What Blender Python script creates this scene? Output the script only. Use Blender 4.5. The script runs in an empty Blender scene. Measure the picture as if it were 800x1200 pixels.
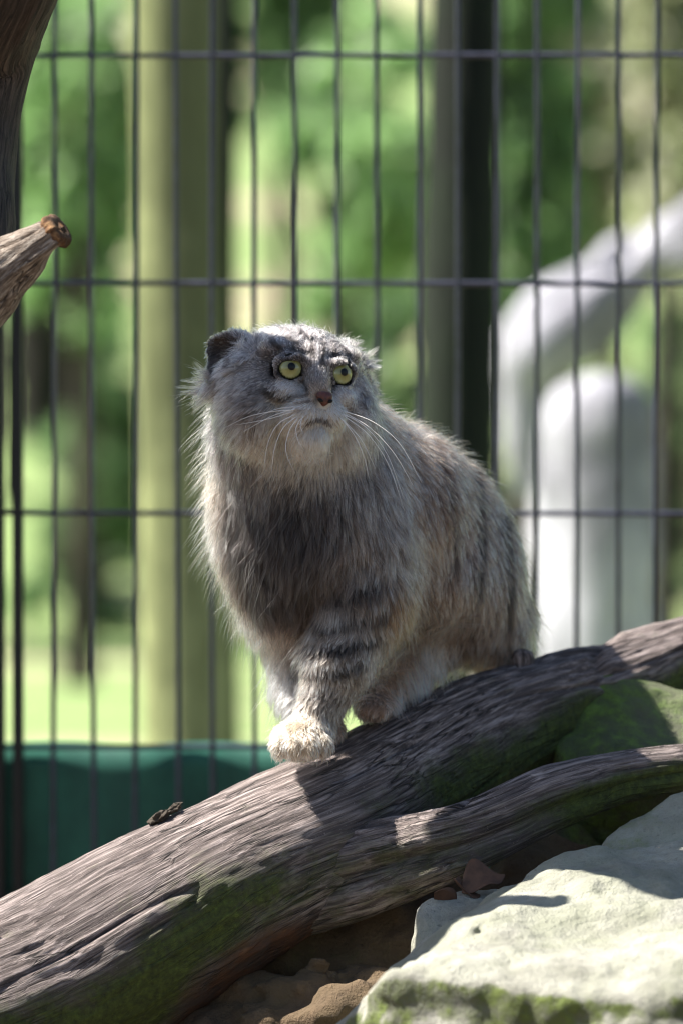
import bpy, bmesh, math, random
import numpy as np
from mathutils import Vector, Matrix, kdtree

# ------------------------------------------------------------------ camera, light, exposure
sc = bpy.context.scene
col = sc.collection
CAM_Y, CAM_Z, PITCH, LENS = -4.9, 1.2, math.radians(-2.0), 200.0
cam_d = bpy.data.cameras.new('camera'); cam = bpy.data.objects.new('camera', cam_d); col.objects.link(cam)
cam.location = (0, CAM_Y, CAM_Z); cam.rotation_euler = (math.radians(90) + PITCH, 0, 0)
cam_d.sensor_fit = 'VERTICAL'; cam_d.sensor_height = 36; cam_d.sensor_width = 24; cam_d.lens = LENS
cam_d.clip_start = 0.05; cam_d.clip_end = 400
cam_d.dof.use_dof = True; cam_d.dof.focus_distance = 4.81; cam_d.dof.aperture_fstop = 4.4
sc.camera = cam

SUN_EL, SUN_AZ = math.radians(53), math.radians(-84)      # azimuth measured from +Y (away from the camera) towards +X
sun_dir = Vector((math.cos(SUN_EL)*math.sin(SUN_AZ), math.cos(SUN_EL)*math.cos(SUN_AZ), math.sin(SUN_EL)))
w = bpy.data.worlds.new('World'); sc.world = w; w.use_nodes = True
nt = w.node_tree; nt.nodes.clear()
sky = nt.nodes.new('ShaderNodeTexSky'); sky.sky_type = 'NISHITA'; sky.sun_disc = False
sky.sun_elevation = SUN_EL; sky.sun_rotation = SUN_AZ
bg = nt.nodes.new('ShaderNodeBackground'); bg.inputs['Strength'].default_value = 0.052
out = nt.nodes.new('ShaderNodeOutputWorld')
nt.links.new(sky.outputs[0], bg.inputs[0]); nt.links.new(bg.outputs[0], out.inputs[0])
sun_d = bpy.data.lights.new('sun', 'SUN'); sun_d.energy = 4.8; sun_d.angle = math.radians(0.53); sun_d.color = (1.0, 0.95, 0.87)
sun = bpy.data.objects.new('sun', sun_d); col.objects.link(sun); sun.location = (-3, 2, 6)
sun.rotation_euler = sun_dir.to_track_quat('Z', 'Y').to_euler()
sc.view_settings.view_transform = 'Standard'; sc.view_settings.look = 'None'
sc.view_settings.exposure = 1.5; sc.view_settings.gamma = 1.0; sc.view_settings.use_curve_mapping = False
sc.cycles.use_denoising = True; sc.cycles.filter_width = 1.15
sc.cycles.max_bounces = 10; sc.cycles.transmission_bounces = 6; sc.cycles.transparent_max_bounces = 8
sc.cycles_curves.shape = 'RIBBONS'

# ------------------------------------------------------------------ helpers
FPX = 1200*LENS/36.0
_F = np.array([0, math.cos(PITCH), math.sin(PITCH)]); _U = np.array([0, -math.sin(PITCH), math.cos(PITCH)])
def P(px, py, Y):
    d = _F + np.array([1., 0, 0])*(px-400)/FPX + _U*(600-py)/FPX
    return np.array([0, CAM_Y, CAM_Z]) + d*((Y-CAM_Y)/d[1])
def S(Y): return (Y-CAM_Y)/FPX                      # metres per photo pixel at depth Y
def px_at_ground(px, Y): p = P(px, 600, Y); return np.array([p[0], Y, 0.0])

def vhash(ix, iy, iz, seed):
    h = (ix.astype(np.uint32)*np.uint32(374761393) + iy.astype(np.uint32)*np.uint32(668265263)
         + iz.astype(np.uint32)*np.uint32(2246822519) + np.uint32(seed*3266489917 & 0xffffffff))
    h = (h ^ (h >> np.uint32(15)))*np.uint32(2246822519)
    h = (h ^ (h >> np.uint32(13)))*np.uint32(3266489917)
    h = h ^ (h >> np.uint32(16))
    return h.astype(np.float64)/4294967295.0
def noise(p, seed=0):
    """value noise, -1..1; p is (N,3)"""
    p = np.asarray(p, dtype=np.float64); i = np.floor(p).astype(np.int64); f = p-i
    u = f*f*f*(f*(f*6-15)+10); r = 0
    for dx in (0, 1):
        for dy in (0, 1):
            for dz in (0, 1):
                wgt = (u[:, 0] if dx else 1-u[:, 0])*(u[:, 1] if dy else 1-u[:, 1])*(u[:, 2] if dz else 1-u[:, 2])
                r = r + wgt*vhash(i[:, 0]+dx, i[:, 1]+dy, i[:, 2]+dz, seed)
    return r*2-1
def fbm(p, octv=4, seed=0, gain=0.5, lac=2.03):
    a, r, p = 1.0, 0, np.asarray(p, dtype=np.float64)
    for o in range(octv):
        r = r + a*noise(p, seed+o*7); a *= gain; p = p*lac+3.7
    return r
def sstep(a, b, x):
    t = np.clip((x-a)/(b-a), 0, 1); return t*t*(3-2*t)

def mesh_obj(name, verts, faces, mat, parent=None, smooth=True):
    me = bpy.data.meshes.new(name)
    verts = np.asarray(verts, dtype=np.float32)
    if isinstance(faces, np.ndarray):
        n, k = faces.shape
        me.vertices.add(len(verts)); me.vertices.foreach_set('co', verts.ravel())
        me.loops.add(n*k); me.loops.foreach_set('vertex_index', faces.astype(np.int32).ravel())
        me.polygons.add(n); me.polygons.foreach_set('loop_start', np.arange(0, n*k, k, dtype=np.int32))
        me.polygons.foreach_set('loop_total', np.full(n, k, dtype=np.int32))
        me.update(calc_edges=True); me.validate()
    else:
        me.from_pydata([tuple(v) for v in verts], [], faces); me.update()
    if smooth: me.polygons.foreach_set('use_smooth', np.ones(len(me.polygons), dtype=bool))
    if mat: me.materials.append(mat)
    o = bpy.data.objects.new(name, me); col.objects.link(o)
    if parent: o.parent = parent; 
    return o
def set_attr(o, name, data, kind='FLOAT'):
    a = o.data.attributes.new(name, kind, 'POINT')
    a.data.foreach_set({'FLOAT': 'value', 'FLOAT_VECTOR': 'vector', 'FLOAT_COLOR': 'color'}[kind], np.asarray(data, dtype=np.float32).ravel())
def empty(name, loc=(0, 0, 0)):
    o = bpy.data.objects.new(name, None); col.objects.link(o); o.location = tuple(loc); o.empty_display_size = 0.05
    return o
def adopt(child, parent):
    """parent keeps the child's world position (parents here have location only)"""
    child.parent = parent; child.matrix_parent_inverse = Matrix.Translation(parent.location).inverted()
    return child
def tag(o, label=None, cat=None, group=None, kind=None):
    if label: o['label'] = label
    if cat: o['category'] = cat
    if group: o['group'] = group
    if kind: o['kind'] = kind
    return o

def spline(pts, n):
    """Catmull-Rom through pts (K,D) -> (n,D), roughly even in arc length"""
    pts = np.asarray(pts, dtype=np.float64); K = len(pts)
    ext = np.vstack([2*pts[0]-pts[1], pts, 2*pts[-1]-pts[-2]])
    fine = []
    for i in range(K-1):
        p0, p1, p2, p3 = ext[i:i+4]
        t = np.linspace(0, 1, 24, endpoint=(i == K-2))[:, None]
        fine.append(0.5*((2*p1)+(-p0+p2)*t+(2*p0-5*p1+4*p2-p3)*t*t+(-p0+3*p1-3*p2+p3)*t**3))
    fine = np.vstack(fine); d = np.r_[0, np.cumsum(np.linalg.norm(np.diff(fine[:, :3], axis=0), axis=1))]
    q = np.linspace(0, d[-1], n)
    return np.stack([np.interp(q, d, fine[:, j]) for j in range(fine.shape[1])], 1), q
def tube(ctrl, n_along, n_around, ref=(0, 0, 1), disp=None):
    """ctrl rows: x,y,z,r.  returns verts, quad faces, along (m), theta, radius"""
    c, q = spline(ctrl, n_along); r = c[:, 3]; c = c[:, :3]
    T = np.gradient(c, axis=0); T /= np.linalg.norm(T, axis=1)[:, None]
    ref = np.asarray(ref, float); n1 = ref-T*(T@ref)[:, None]; n1 /= np.linalg.norm(n1, axis=1)[:, None]
    n2 = np.cross(T, n1)
    th = np.linspace(0, 2*np.pi, n_around, endpoint=False)
    TH = np.tile(th, n_along); Q = np.repeat(q, n_around); Rr = np.repeat(r, n_around)
    dirs = n1[:, None, :]*np.cos(th)[None, :, None]+n2[:, None, :]*np.sin(th)[None, :, None]
    RR = Rr if disp is None else Rr+disp(Q, TH, Rr)
    v = (np.repeat(c, n_around, 0)+dirs.reshape(-1, 3)*RR[:, None])
    i = np.arange(n_along-1)[:, None]*n_around; j = np.arange(n_around)[None, :]; j2 = (j+1) % n_around
    f = np.stack([i+j, i+j2, i+n_around+j2, i+n_around+j], -1).reshape(-1, 4)
    f = f[:, ::-1] if np.dot(np.cross(n1[0], n2[0]), T[0]) < 0 else f
    return v, f, Q, TH, Rr
def capped_tube_obj(name, ctrl, n_along, n_around, mat, parent=None, disp=None, ref=(0, 0, 1), cap=True):
    v, f, Q, TH, Rr = tube(ctrl, n_along, n_around, ref, disp)
    nv = len(v); faces = f
    if cap:
        a, b = v[:n_around].mean(0), v[-n_around:].mean(0)
        v = np.vstack([v, a, b]); j = np.arange(n_around); j2 = (j+1) % n_around
        f1 = np.stack([j2, j, np.full(n_around, nv), np.full(n_around, nv)], 1)
        base = nv-n_around
        f2 = np.stack([base+j, base+j2, np.full(n_around, nv+1), np.full(n_around, nv+1)], 1)
        tri = np.vstack([f1[:, :3], f2[:, :3]])
        me_faces = [tuple(x) for x in f.tolist()]+[tuple(x) for x in tri.tolist()]
        Q = np.r_[Q, Q[0], Q[-1]]; TH = np.r_[TH, 0, 0]; Rr = np.r_[Rr, 0, 0]
        o = mesh_obj(name, v, me_faces, mat, parent)
    else:
        o = mesh_obj(name, v, faces, mat, parent)
    set_attr(o, 'grain', np.stack([Q, np.sin(TH)*Rr, np.cos(TH)*Rr], 1), 'FLOAT_VECTOR')
    return o, Q, TH, Rr

# signed distance fields on grids ------------------------------------------------
def smin(a, b, k):
    h = np.clip(0.5+0.5*(b-a)/k, 0, 1); return b+(a-b)*h-k*h*(1-h)
def sd_ell(p, c, r, R=None):
    q = p-c
    if R is not None: q = q@R           # columns of R are the local axes
    k0 = np.linalg.norm(q/r, axis=-1); k1 = np.linalg.norm(q/(r*r), axis=-1)
    return k0*(k0-1)/np.maximum(k1, 1e-9)
def sd_cap(p, a, b, ra, rb):
    ab = b-a; t = np.clip(((p-a)@ab)/(ab@ab), 0, 1)
    return np.linalg.norm(p-a-t[..., None]*ab, axis=-1)-(ra+(rb-ra)*t)
def surface_net(sdf, lo, hi, h):
    lo, hi = np.asarray(lo, float), np.asarray(hi, float)
    n = np.ceil((hi-lo)/h).astype(int)+1
    ax = [lo[i]+h*np.arange(n[i]) for i in range(3)]
    V = np.empty(n, dtype=np.float32)
    YZ = np.stack(np.meshgrid(ax[1], ax[2], indexing='ij'), -1).reshape(-1, 2)
    step = max(1, int(400000//len(YZ)))
    for i in range(0, n[0], step):
        xs = ax[0][i:i+step]
        pts = np.empty((len(xs), len(YZ), 3)); pts[..., 0] = xs[:, None]; pts[..., 1:] = YZ
        V[i:i+step] = sdf(pts.reshape(-1, 3)).reshape(len(xs), n[1], n[2])
    ins = V < 0
    cn = np.zeros(n-1, dtype=np.int8)
    for dx in (0, 1):
        for dy in (0, 1):
            for dz in (0, 1):
                cn += ins[dx:n[0]-1+dx, dy:n[1]-1+dy, dz:n[2]-1+dz]
    act = (cn > 0) & (cn < 8); idx = np.full(n-1, -1, dtype=np.int64); cells = np.argwhere(act); idx[act] = np.arange(len(cells))
    acc = np.zeros((len(cells), 3)); cnt = np.zeros(len(cells))
    corners = [(a, b, c) for a in (0, 1) for b in (0, 1) for c in (0, 1)]
    for a in corners:
        for ax_ in range(3):
            if a[ax_] == 0:
                b = list(a); b[ax_] = 1
                va = V[cells[:, 0]+a[0], cells[:, 1]+a[1], cells[:, 2]+a[2]]; vb = V[cells[:, 0]+b[0], cells[:, 1]+b[1], cells[:, 2]+b[2]]
                m = (va < 0) != (vb < 0); t = np.where(m, va/np.where(m, va-vb, 1), 0)
                pt = np.tile(np.array(a, float), (len(cells), 1)); pt[:, ax_] += t
                acc += pt*m[:, None]; cnt += m
    verts = lo+h*(cells+acc/cnt[:, None])
    faces = []
    for ax_ in range(3):
        o1, o2 = (ax_+1) % 3, (ax_+2) % 3
        sl0 = [slice(None)]*3; sl1 = [slice(None)]*3; sl0[ax_] = slice(0, -1); sl1[ax_] = slice(1, None)
        A, B = ins[tuple(sl0)], ins[tuple(sl1)]
        e = np.argwhere(A != B); e = e[(e[:, o1] > 0) & (e[:, o2] > 0) & (e[:, o1] < n[o1]-1) & (e[:, o2] < n[o2]-1)]
        fl = A[e[:, 0], e[:, 1], e[:, 2]]
        def cell(d1, d2):
            q = e.copy(); q[:, o1] -= d1; q[:, o2] -= d2; return idx[q[:, 0], q[:, 1], q[:, 2]]
        quad = np.stack([cell(1, 1), cell(0, 1), cell(0, 0), cell(1, 0)], 1)
        quad[~fl] = quad[~fl][:, ::-1]; faces.append(quad)
    return verts, np.vstack(faces), (V, lo, h)
def grid_sdf(G):
    V, lo, h = G
    def f(p):
        q = (p-lo)/h; i = np.clip(np.floor(q).astype(int), 0, np.array(V.shape)-2); t = np.clip(q-i, 0, 1).astype(np.float32); r = 0
        for a in (0, 1):
            for b in (0, 1):
                for c in (0, 1):
                    r = r+(t[:, 0] if a else 1-t[:, 0])*(t[:, 1] if b else 1-t[:, 1])*(t[:, 2] if c else 1-t[:, 2])*V[i[:, 0]+a, i[:, 1]+b, i[:, 2]+c]
        return r.astype(np.float64)
    return f
def sdf_grad(sdf, p, e=8e-4):
    g = np.stack([sdf(p+np.array(d)*e)-sdf(p-np.array(d)*e) for d in ((1, 0, 0), (0, 1, 0), (0, 0, 1))], 1)
    return g/np.maximum(np.linalg.norm(g, axis=1), 1e-9)[:, None]

# materials ----------------------------------------------------------------------
def lin(*c): return tuple(((x/255)/12.92 if x/255 <= 0.04045 else ((x/255+0.055)/1.055)**2.4) for x in c)+(1.0,)
class M:
    def __init__(s, name):
        s.m = bpy.data.materials.new(name); s.m.use_nodes = True; s.t = s.m.node_tree; s.t.nodes.clear()
        s.out = s.n('OutputMaterial')
    def n(s, typ, **kw):
        nd = s.t.nodes.new('ShaderNode'+typ)
        for k, v in kw.items():
            if k.startswith('_'): setattr(nd, k[1:], v)
            else:
                key = int(k[1:]) if k[0] == 'i' and k[1:].isdigit() else k.replace('__', ' ')
                if hasattr(v, 'is_linked') or hasattr(v, 'links'): s.t.links.new(v, nd.inputs[key])
                else: nd.inputs[key].default_value = v
        return nd
    def attr(s, name): return s.n('Attribute', _attribute_name=name)
    def math(s, op, a, b=0.0, clamp=False):
        nd = s.n('Math', _operation=op, _use_clamp=clamp)
        for i, v in enumerate((a, b)):
            if hasattr(v, 'links'): s.t.links.new(v, nd.inputs[i])
            else: nd.inputs[i].default_value = v
        return nd.outputs[0]
    def ramp(s, fac, stops):
        nd = s.n('ValToRGB'); s.t.links.new(fac, nd.inputs[0]); e = nd.color_ramp.elements
        while len(e) < len(stops): e.new(0.5)
        for el, (p, c) in zip(e, stops): el.position = p; el.color = c if len(c) == 4 else tuple(c)+(1,)
        return nd.outputs[0]
    def rng(s, fac, a, b, c=0.0, d=1.0):
        nd = s.n('MapRange', _clamp=True); s.t.links.new(fac, nd.inputs[0])
        for i, v in enumerate((a, b, c, d)): nd.inputs[i+1].default_value = v
        return nd.outputs[0]
    def mix(s, fac, a, b, blend='MIX'):
        nd = s.n('Mix', _data_type='RGBA', _blend_type=blend)
        for i, v in ((0, fac), (6, a), (7, b)):
            if hasattr(v, 'links'): s.t.links.new(v, nd.inputs[i])
            else: nd.inputs[i].default_value = v
        return nd.outputs[2]
    def noise(s, vec, scale, detail=4.0, rough=0.55, dist=0.0):
        nd = s.n('TexNoise', Scale=scale, Detail=detail, Roughness=rough, Distortion=dist)
        if vec is not None: s.t.links.new(vec, nd.inputs['Vector'])
        return nd.outputs[0]
    def scale(s, vec, v):
        nd = s.n('VectorMath', _operation='MULTIPLY'); s.t.links.new(vec, nd.inputs[0]); nd.inputs[1].default_value = v
        return nd.outputs[0]
    def bump(s, h, strength=0.5, dist=0.002, normal=None):
        nd = s.n('Bump', Strength=strength, Distance=dist); s.t.links.new(h, nd.inputs['Height'])
        if normal is not None: s.t.links.new(normal, nd.inputs['Normal'])
        return nd.outputs[0]
    def principled(s, color, rough=0.7, normal=None, **kw):
        nd = s.n('BsdfPrincipled')
        for k, v in (('Base Color', color), ('Roughness', rough), ('Normal', normal)):
            if v is None: continue
            if hasattr(v, 'links'): s.t.links.new(v, nd.inputs[k])
            else: nd.inputs[k].default_value = v
        for k, v in kw.items(): nd.inputs[k.replace('__', ' ')].default_value = v
        return nd
    def done(s, shader):
        s.t.links.new(shader.outputs[0] if hasattr(shader, 'outputs') else shader, s.out.inputs[0]); return s.m
    @property
    def pos(s): return s.n('TexCoord').outputs['Object']

def mat_plain(name, c, rough=0.6, var=0.25, scale=30, **kw):
    m = M(name); nz = m.noise(m.pos, scale, 5)
    a = tuple(x*(1-var) for x in c[:3])+(1,); b = tuple(min(1, x*(1+var)) for x in c[:3])+(1,)
    return m.done(m.principled(m.ramp(nz, [(0.3, a), (0.7, b)]), rough, m.bump(nz, 0.25, 0.002), **kw))

def wood_material(name, sun_c, mid_c, dark_c, moss_c, rough=0.8):
    """weathered wood: fibres run along the 'grain' attribute's x; 'moss' and 'rot' attributes tint it"""
    m = M(name); g = m.attr('grain').outputs['Vector']
    warp = m.noise(m.scale(g, (7, 20, 20)), 1.0, 3)
    gv = m.n('VectorMath', _operation='ADD'); m.t.links.new(g, gv.inputs[0])
    wv = m.n('CombineXYZ'); ws = m.math('MULTIPLY', m.math('SUBTRACT', warp, 0.5), 0.016); m.t.links.new(ws, wv.inputs[1]); m.t.links.new(ws, wv.inputs[2]); m.t.links.new(wv.outputs[0], gv.inputs[1])
    g2 = gv.outputs[0]
    fib = m.noise(m.scale(g2, (10, 330, 330)), 1.0, 7, 0.65)
    fine = m.noise(m.scale(g2, (34, 1100, 1100)), 1.0, 4, 0.6)
    ck = m.noise(m.scale(g2, (6, 95, 95)), 1.0, 3, 0.5)
    big = m.noise(m.scale(g, (6, 14, 14)), 1.0, 5, 0.65)
    crack = m.math('MULTIPLY', m.rng(m.math('ABSOLUTE', m.math('SUBTRACT', ck, 0.5)), 0.0, 0.022, 1, 0), m.rng(big, 0.42, 0.56))
    blot = m.noise(m.pos, 38, 6, 0.65); speck = m.noise(m.pos, 520, 3, 0.6)
    c = m.ramp(fib, [(0.30, dark_c), (0.47, mid_c), (0.66, sun_c)])
    c = m.mix(m.rng(big, 0.3, 0.68, 0.7, 0.0), c, m.mix(0.5, dark_c, mid_c))
    c = m.mix(m.rng(fine, 0.3, 0.5, 0.5, 0.0), c, dark_c)
    c = m.mix(m.rng(speck, 0.62, 0.72, 0, 0.35), c, sun_c)
    c = m.mix(m.math('MULTIPLY', crack, 0.9), c, tuple(x*0.35 for x in dark_c[:3])+(1,))
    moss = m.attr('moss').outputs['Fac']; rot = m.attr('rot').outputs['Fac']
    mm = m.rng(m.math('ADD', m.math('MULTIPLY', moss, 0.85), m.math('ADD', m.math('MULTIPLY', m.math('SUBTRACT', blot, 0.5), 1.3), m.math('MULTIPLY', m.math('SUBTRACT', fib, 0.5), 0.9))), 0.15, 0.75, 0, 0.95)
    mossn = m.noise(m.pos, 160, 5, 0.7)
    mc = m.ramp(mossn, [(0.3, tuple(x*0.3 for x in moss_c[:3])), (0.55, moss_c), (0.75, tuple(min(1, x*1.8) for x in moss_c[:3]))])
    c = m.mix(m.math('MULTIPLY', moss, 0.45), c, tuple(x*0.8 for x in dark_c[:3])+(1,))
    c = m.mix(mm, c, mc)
    rr = m.rng(m.math('ADD', rot, m.math('ADD', m.math('MULTIPLY', m.math('SUBTRACT', fib, 0.5), 1.2), m.math('MULTIPLY', m.math('SUBTRACT', blot, 0.5), 0.9))), 0.45, 1.0)
    c = m.mix(rr, c, m.ramp(blot, [(0.35, lin(34, 20, 15)), (0.6, lin(92, 58, 36)), (0.75, lin(124, 92, 66))]))
    h = m.math('ADD', m.math('MULTIPLY', fib, 1.0), m.math('MULTIPLY', fine, 0.4))
    h = m.math('SUBTRACT', m.math('ADD', h, m.math('MULTIPLY', speck, 0.18)), m.math('MULTIPLY', crack, 0.9))
    h2 = m.math('ADD', h, m.math('MULTIPLY', mossn, mm))
    nb = m.bump(h2, 0.9, 0.003)
    return m.done(m.principled(c, rough, nb))

def stone_material(name, c_lo, c_hi, moss_c, moss_amt=0.35, lichen=True):
    m = M(name); p = m.pos
    a = m.noise(p, 14, 8, 0.62); b = m.noise(p, 70, 6, 0.7); g = m.noise(p, 420, 3, 0.6); d = m.noise(p, 5.5, 4, 0.6, 0.4)
    c = m.ramp(a, [(0.3, c_lo), (0.7, c_hi)])
    c = m.mix(m.rng(b, 0.3, 0.55, 0.35, 0), c, tuple(x*0.5 for x in c_lo[:3])+(1,))
    moss = m.attr('moss').outputs['Fac']
    mm = m.rng(m.math('ADD', moss, m.math('ADD', m.math('MULTIPLY', m.math('SUBTRACT', d, 0.5), 1.1), m.math('MULTIPLY', m.math('SUBTRACT', b, 0.5), 0.9))), 0.35, 0.75, 0, 1)
    mc = m.ramp(b, [(0.28, tuple(x*0.3 for x in moss_c[:3])), (0.52, moss_c), (0.72, tuple(min(1, x*1.7) for x in moss_c[:3]))])
    green = m.noise(p, 9, 6, 0.7, 0.6)
    c = m.mix(m.rng(green, 0.42, 0.62, 0, 0.5), c, m.mix(0.6, c_hi, moss_c))
    c = m.mix(mm, c, mc)
    pit = m.noise(p, 190, 5, 0.7)
    c = m.mix(m.rng(pit, 0.30, 0.42, 0.55, 0), c, tuple(x*0.4 for x in c_lo[:3])+(1,))
    h = m.math('ADD', m.math('MULTIPLY', b, 0.7), m.math('ADD', m.math('MULTIPLY', pit, 0.5), m.math('MULTIPLY', g, 0.25)))
    nb = m.bump(h, 0.85, 0.007)
    return m.done(m.principled(c, 0.9, nb))

def leaf_material(name, c1, c2, trans=0.45):
    m = M(name); rnd = m.n('NewGeometry').outputs['Random Per Island']
    c = m.ramp(rnd, [(0.0, c1), (1.0, c2)])
    d = m.n('BsdfPrincipled', Roughness=0.45); m.t.links.new(c, d.inputs['Base Color'])
    t = m.n('BsdfTranslucent'); c2_ = m.mix(1.0, c, (0.95, 1.2, 0.85, 1), 'MULTIPLY'); m.t.links.new(c2_, t.inputs[0])
    mx = m.n('MixShader'); mx.inputs[0].default_value = trans
    m.t.links.new(d.outputs[0], mx.inputs[1]); m.t.links.new(t.outputs[0], mx.inputs[2])
    return m.done(mx)

# ------------------------------------------------------------------ ground
rng = np.random.default_rng(11)
def ground_height(x, y):
    z = 0.05*noise(np.stack([x*0.25, y*0.25, x*0], 1), 3)*sstep(3, 8, np.abs(y))
    bank = np.exp(-((x-0.05)/0.85)**4)*np.exp(-((y+0.05)/0.46)**4)
    z = z+0.33*np.maximum(0, y-17)**2/(np.maximum(0, y-17)+2.5)
    return z+bank*(0.47+0.05*noise(np.stack([x*5, y*5, x*0], 1), 9))
gx = np.unique(np.r_[np.linspace(-60, -3, 40), np.linspace(-3, 3, 121), np.linspace(3, 60, 40)])
gy = np.unique(np.r_[np.linspace(-12, -2, 20), np.linspace(-2, 2, 81), np.linspace(2, 90, 120)])
GX, GY = np.meshgrid(gx, gy, indexing='ij'); gp = np.stack([GX.ravel(), GY.ravel()], 1)
gv = np.c_[gp, ground_height(gp[:, 0], gp[:, 1])]
a, b = len(gx), len(gy); ii = (np.arange(a-1)[:, None]*b+np.arange(b-1)[None, :]).ravel()
m = M('earth_and_turf'); p = m.pos
n1 = m.noise(p, 0.9, 6, 0.6); n2 = m.noise(p, 12, 6, 0.65)
soil = m.ramp(n2, [(0.3, lin(52, 40, 30)), (0.7, lin(108, 88, 66))])
turf = m.ramp(n2, [(0.3, lin(98, 122, 68)), (0.7, lin(148, 168, 108))])
sand = m.ramp(n2, [(0.3, lin(150, 138, 110)), (0.7, lin(190, 178, 150))])
far = m.n('SeparateXYZ', Vector=p).outputs[1]
gm = m.done(m.principled(m.mix(m.rng(far, 2.5, 4.5), soil, m.mix(m.rng(n1, 0.54, 0.62), turf, sand)), 0.95, m.bump(n2, 0.8, 0.03)))
g = mesh_obj('ground', gv, np.stack([ii, ii+b, ii+b+1, ii+1], 1), gm)
tag(g, kind='structure')

# ------------------------------------------------------------------ wire fence and green screen
FY = 0.85
wire_m = M('dark_coated_wire'); nz = wire_m.noise(wire_m.pos, 60, 4)
wire_m = wire_m.done(wire_m.principled(wire_m.ramp(nz, [(0.3, lin(40, 42, 56)), (0.7, lin(66, 68, 88))]), 0.42, Specular__IOR__Level=0.7))
black_m = mat_plain('black_painted_steel', lin(22, 25, 24), 0.5)
fence = empty('wire_fence', (0, FY, 0))
tag(fence, 'dark welded wire mesh fence standing behind the cat', 'fence')
xs_px = [-33, 15.5+0, 63, 110, 158, 209, 251, 299, 346, 395, 441, 489, 533, 581, 628, 677, 722, 769, 815, 862, 908]
random.seed(4)
def wire(name, a, b, r, wob):
    n = 14; pts = []
    ph = random.random()*9
    for i in range(n):
        t = i/(n-1); p = a+(b-a)*t
        d = np.array([math.sin(t*7+ph), math.cos(t*9+ph)*0.6, 0])*wob if abs(b[2]-a[2]) > 0.5 else np.array([0, math.cos(t*7+ph)*0.4, math.sin(t*8+ph)])*wob
        pts.append(np.r_[p+d, r])
    o, *_ = capped_tube_obj(name, np.array(pts), n*2, 8, wire_m, ref=(0, 1, 0)); return adopt(o, fence)
TOPZ, BOTZ = 2.3, 0.02
for i, x in enumerate([-33-47*k for k in range(48, 0, -1)]+xs_px+[908+47*k for k in range(1, 50)]):
    X = P(x, 600, FY)[0]
    if i == 49: continue
    wire('vertical_wire', np.array([X, FY, BOTZ]), np.array([X+random.uniform(-.002, .002), FY, TOPZ]), 0.0028, 0.0014)
zs = [P(400, y, FY)[2] for y in (64, 331, 601, 876)]; dz = zs[0]-zs[1]
zs = [zs[0]+dz*k for k in (3, 2, 1)]+zs+[zs[3]-dz*k for k in (1, 2, 3)]
XL, XR = P(-2300, 600, FY)[0], P(3220, 600, FY)[0]
for z in zs:
    if 0.03 < z < TOPZ: wire('horizontal_wire', np.array([XL, FY+0.0056, z]), np.array([XR, FY+0.0056, z]), 0.0027, 0.0012)
def box(name, lo, hi, mat, bevel=0.002):
    bm = bmesh.new(); bmesh.ops.create_cube(bm, size=1)
    for v in bm.verts: v.co = Vector([lo[k]+(v.co[k]+0.5)*(hi[k]-lo[k]) for k in range(3)])
    bmesh.ops.bevel(bm, geom=bm.edges[:], offset=bevel, segments=2, affect='EDGES')
    me = bpy.data.meshes.new(name); bm.to_mesh(me); bm.free(); me.materials.append(mat)
    o = bpy.data.objects.new(name, me); col.objects.link(o); return o
for px_, wd in ((21, 12), (-6, 22), (-2260, 40), (3180, 40), (1650, 30), (-1150, 30)):
    X0, X1 = P(px_-wd/2, 600, FY)[0], P(px_+wd/2, 600, FY)[0]
    adopt(box('post', (X0, FY-0.008, 0.0), (X1, FY+0.02, TOPZ), black_m), fence)
# screen of green sheeting fixed to the lower part of the fence
st = P(400, 873, FY+0.03)[2]
sx = np.linspace(XL, XR, 620); sz = np.linspace(0.02, st, 26)
SX, SZ = np.meshgrid(sx, sz, indexing='ij'); sy = FY+0.03+0.006*noise(np.stack([SX.ravel()*9, SZ.ravel()*2.5, SX.ravel()*0], 1), 5)+0.003*np.sin(SX.ravel()*40)
f0 = np.c_[SX.ravel(), sy, SZ.ravel()+0.003*noise(np.stack([SX.ravel()*14, SX.ravel()*0, SX.ravel()*0], 1), 8)*(SZ.ravel() > st-0.05)]; f1 = f0+np.array([0, 0.003, 0])
a, b = len(sx), len(sz); ii = (np.arange(a-1)[:, None]*b+np.arange(b-1)[None, :]).ravel()
q0 = np.stack([ii, ii+b, ii+b+1, ii+1], 1); nv = len(f0)
e = np.arange(a-1)*b
top = np.stack([e+b-1, e+2*b-1, e+2*b-1+nv, e+b-1+nv], 1)
m = M('green_sheeting'); nz = m.noise(m.scale(m.pos, (1, 1, 0.4)), 7, 5, 0.6); nf = m.noise(m.pos, 40, 4)
gsm = m.done(m.principled(m.mix(m.rng(nf, 0.35, 0.65, 0, 0.4), m.ramp(nz, [(0.3, lin(18, 66, 58)), (0.7, lin(56, 132, 110))]), lin(24, 78, 68)), 0.55))
scr = mesh_obj('green_screen', np.vstack([f0, f1]), np.vstack([q0, q0[:, ::-1]+nv, top]), gsm)
tag(scr, 'teal green sheeting fixed along the bottom of the wire fence', 'screen')

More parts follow.
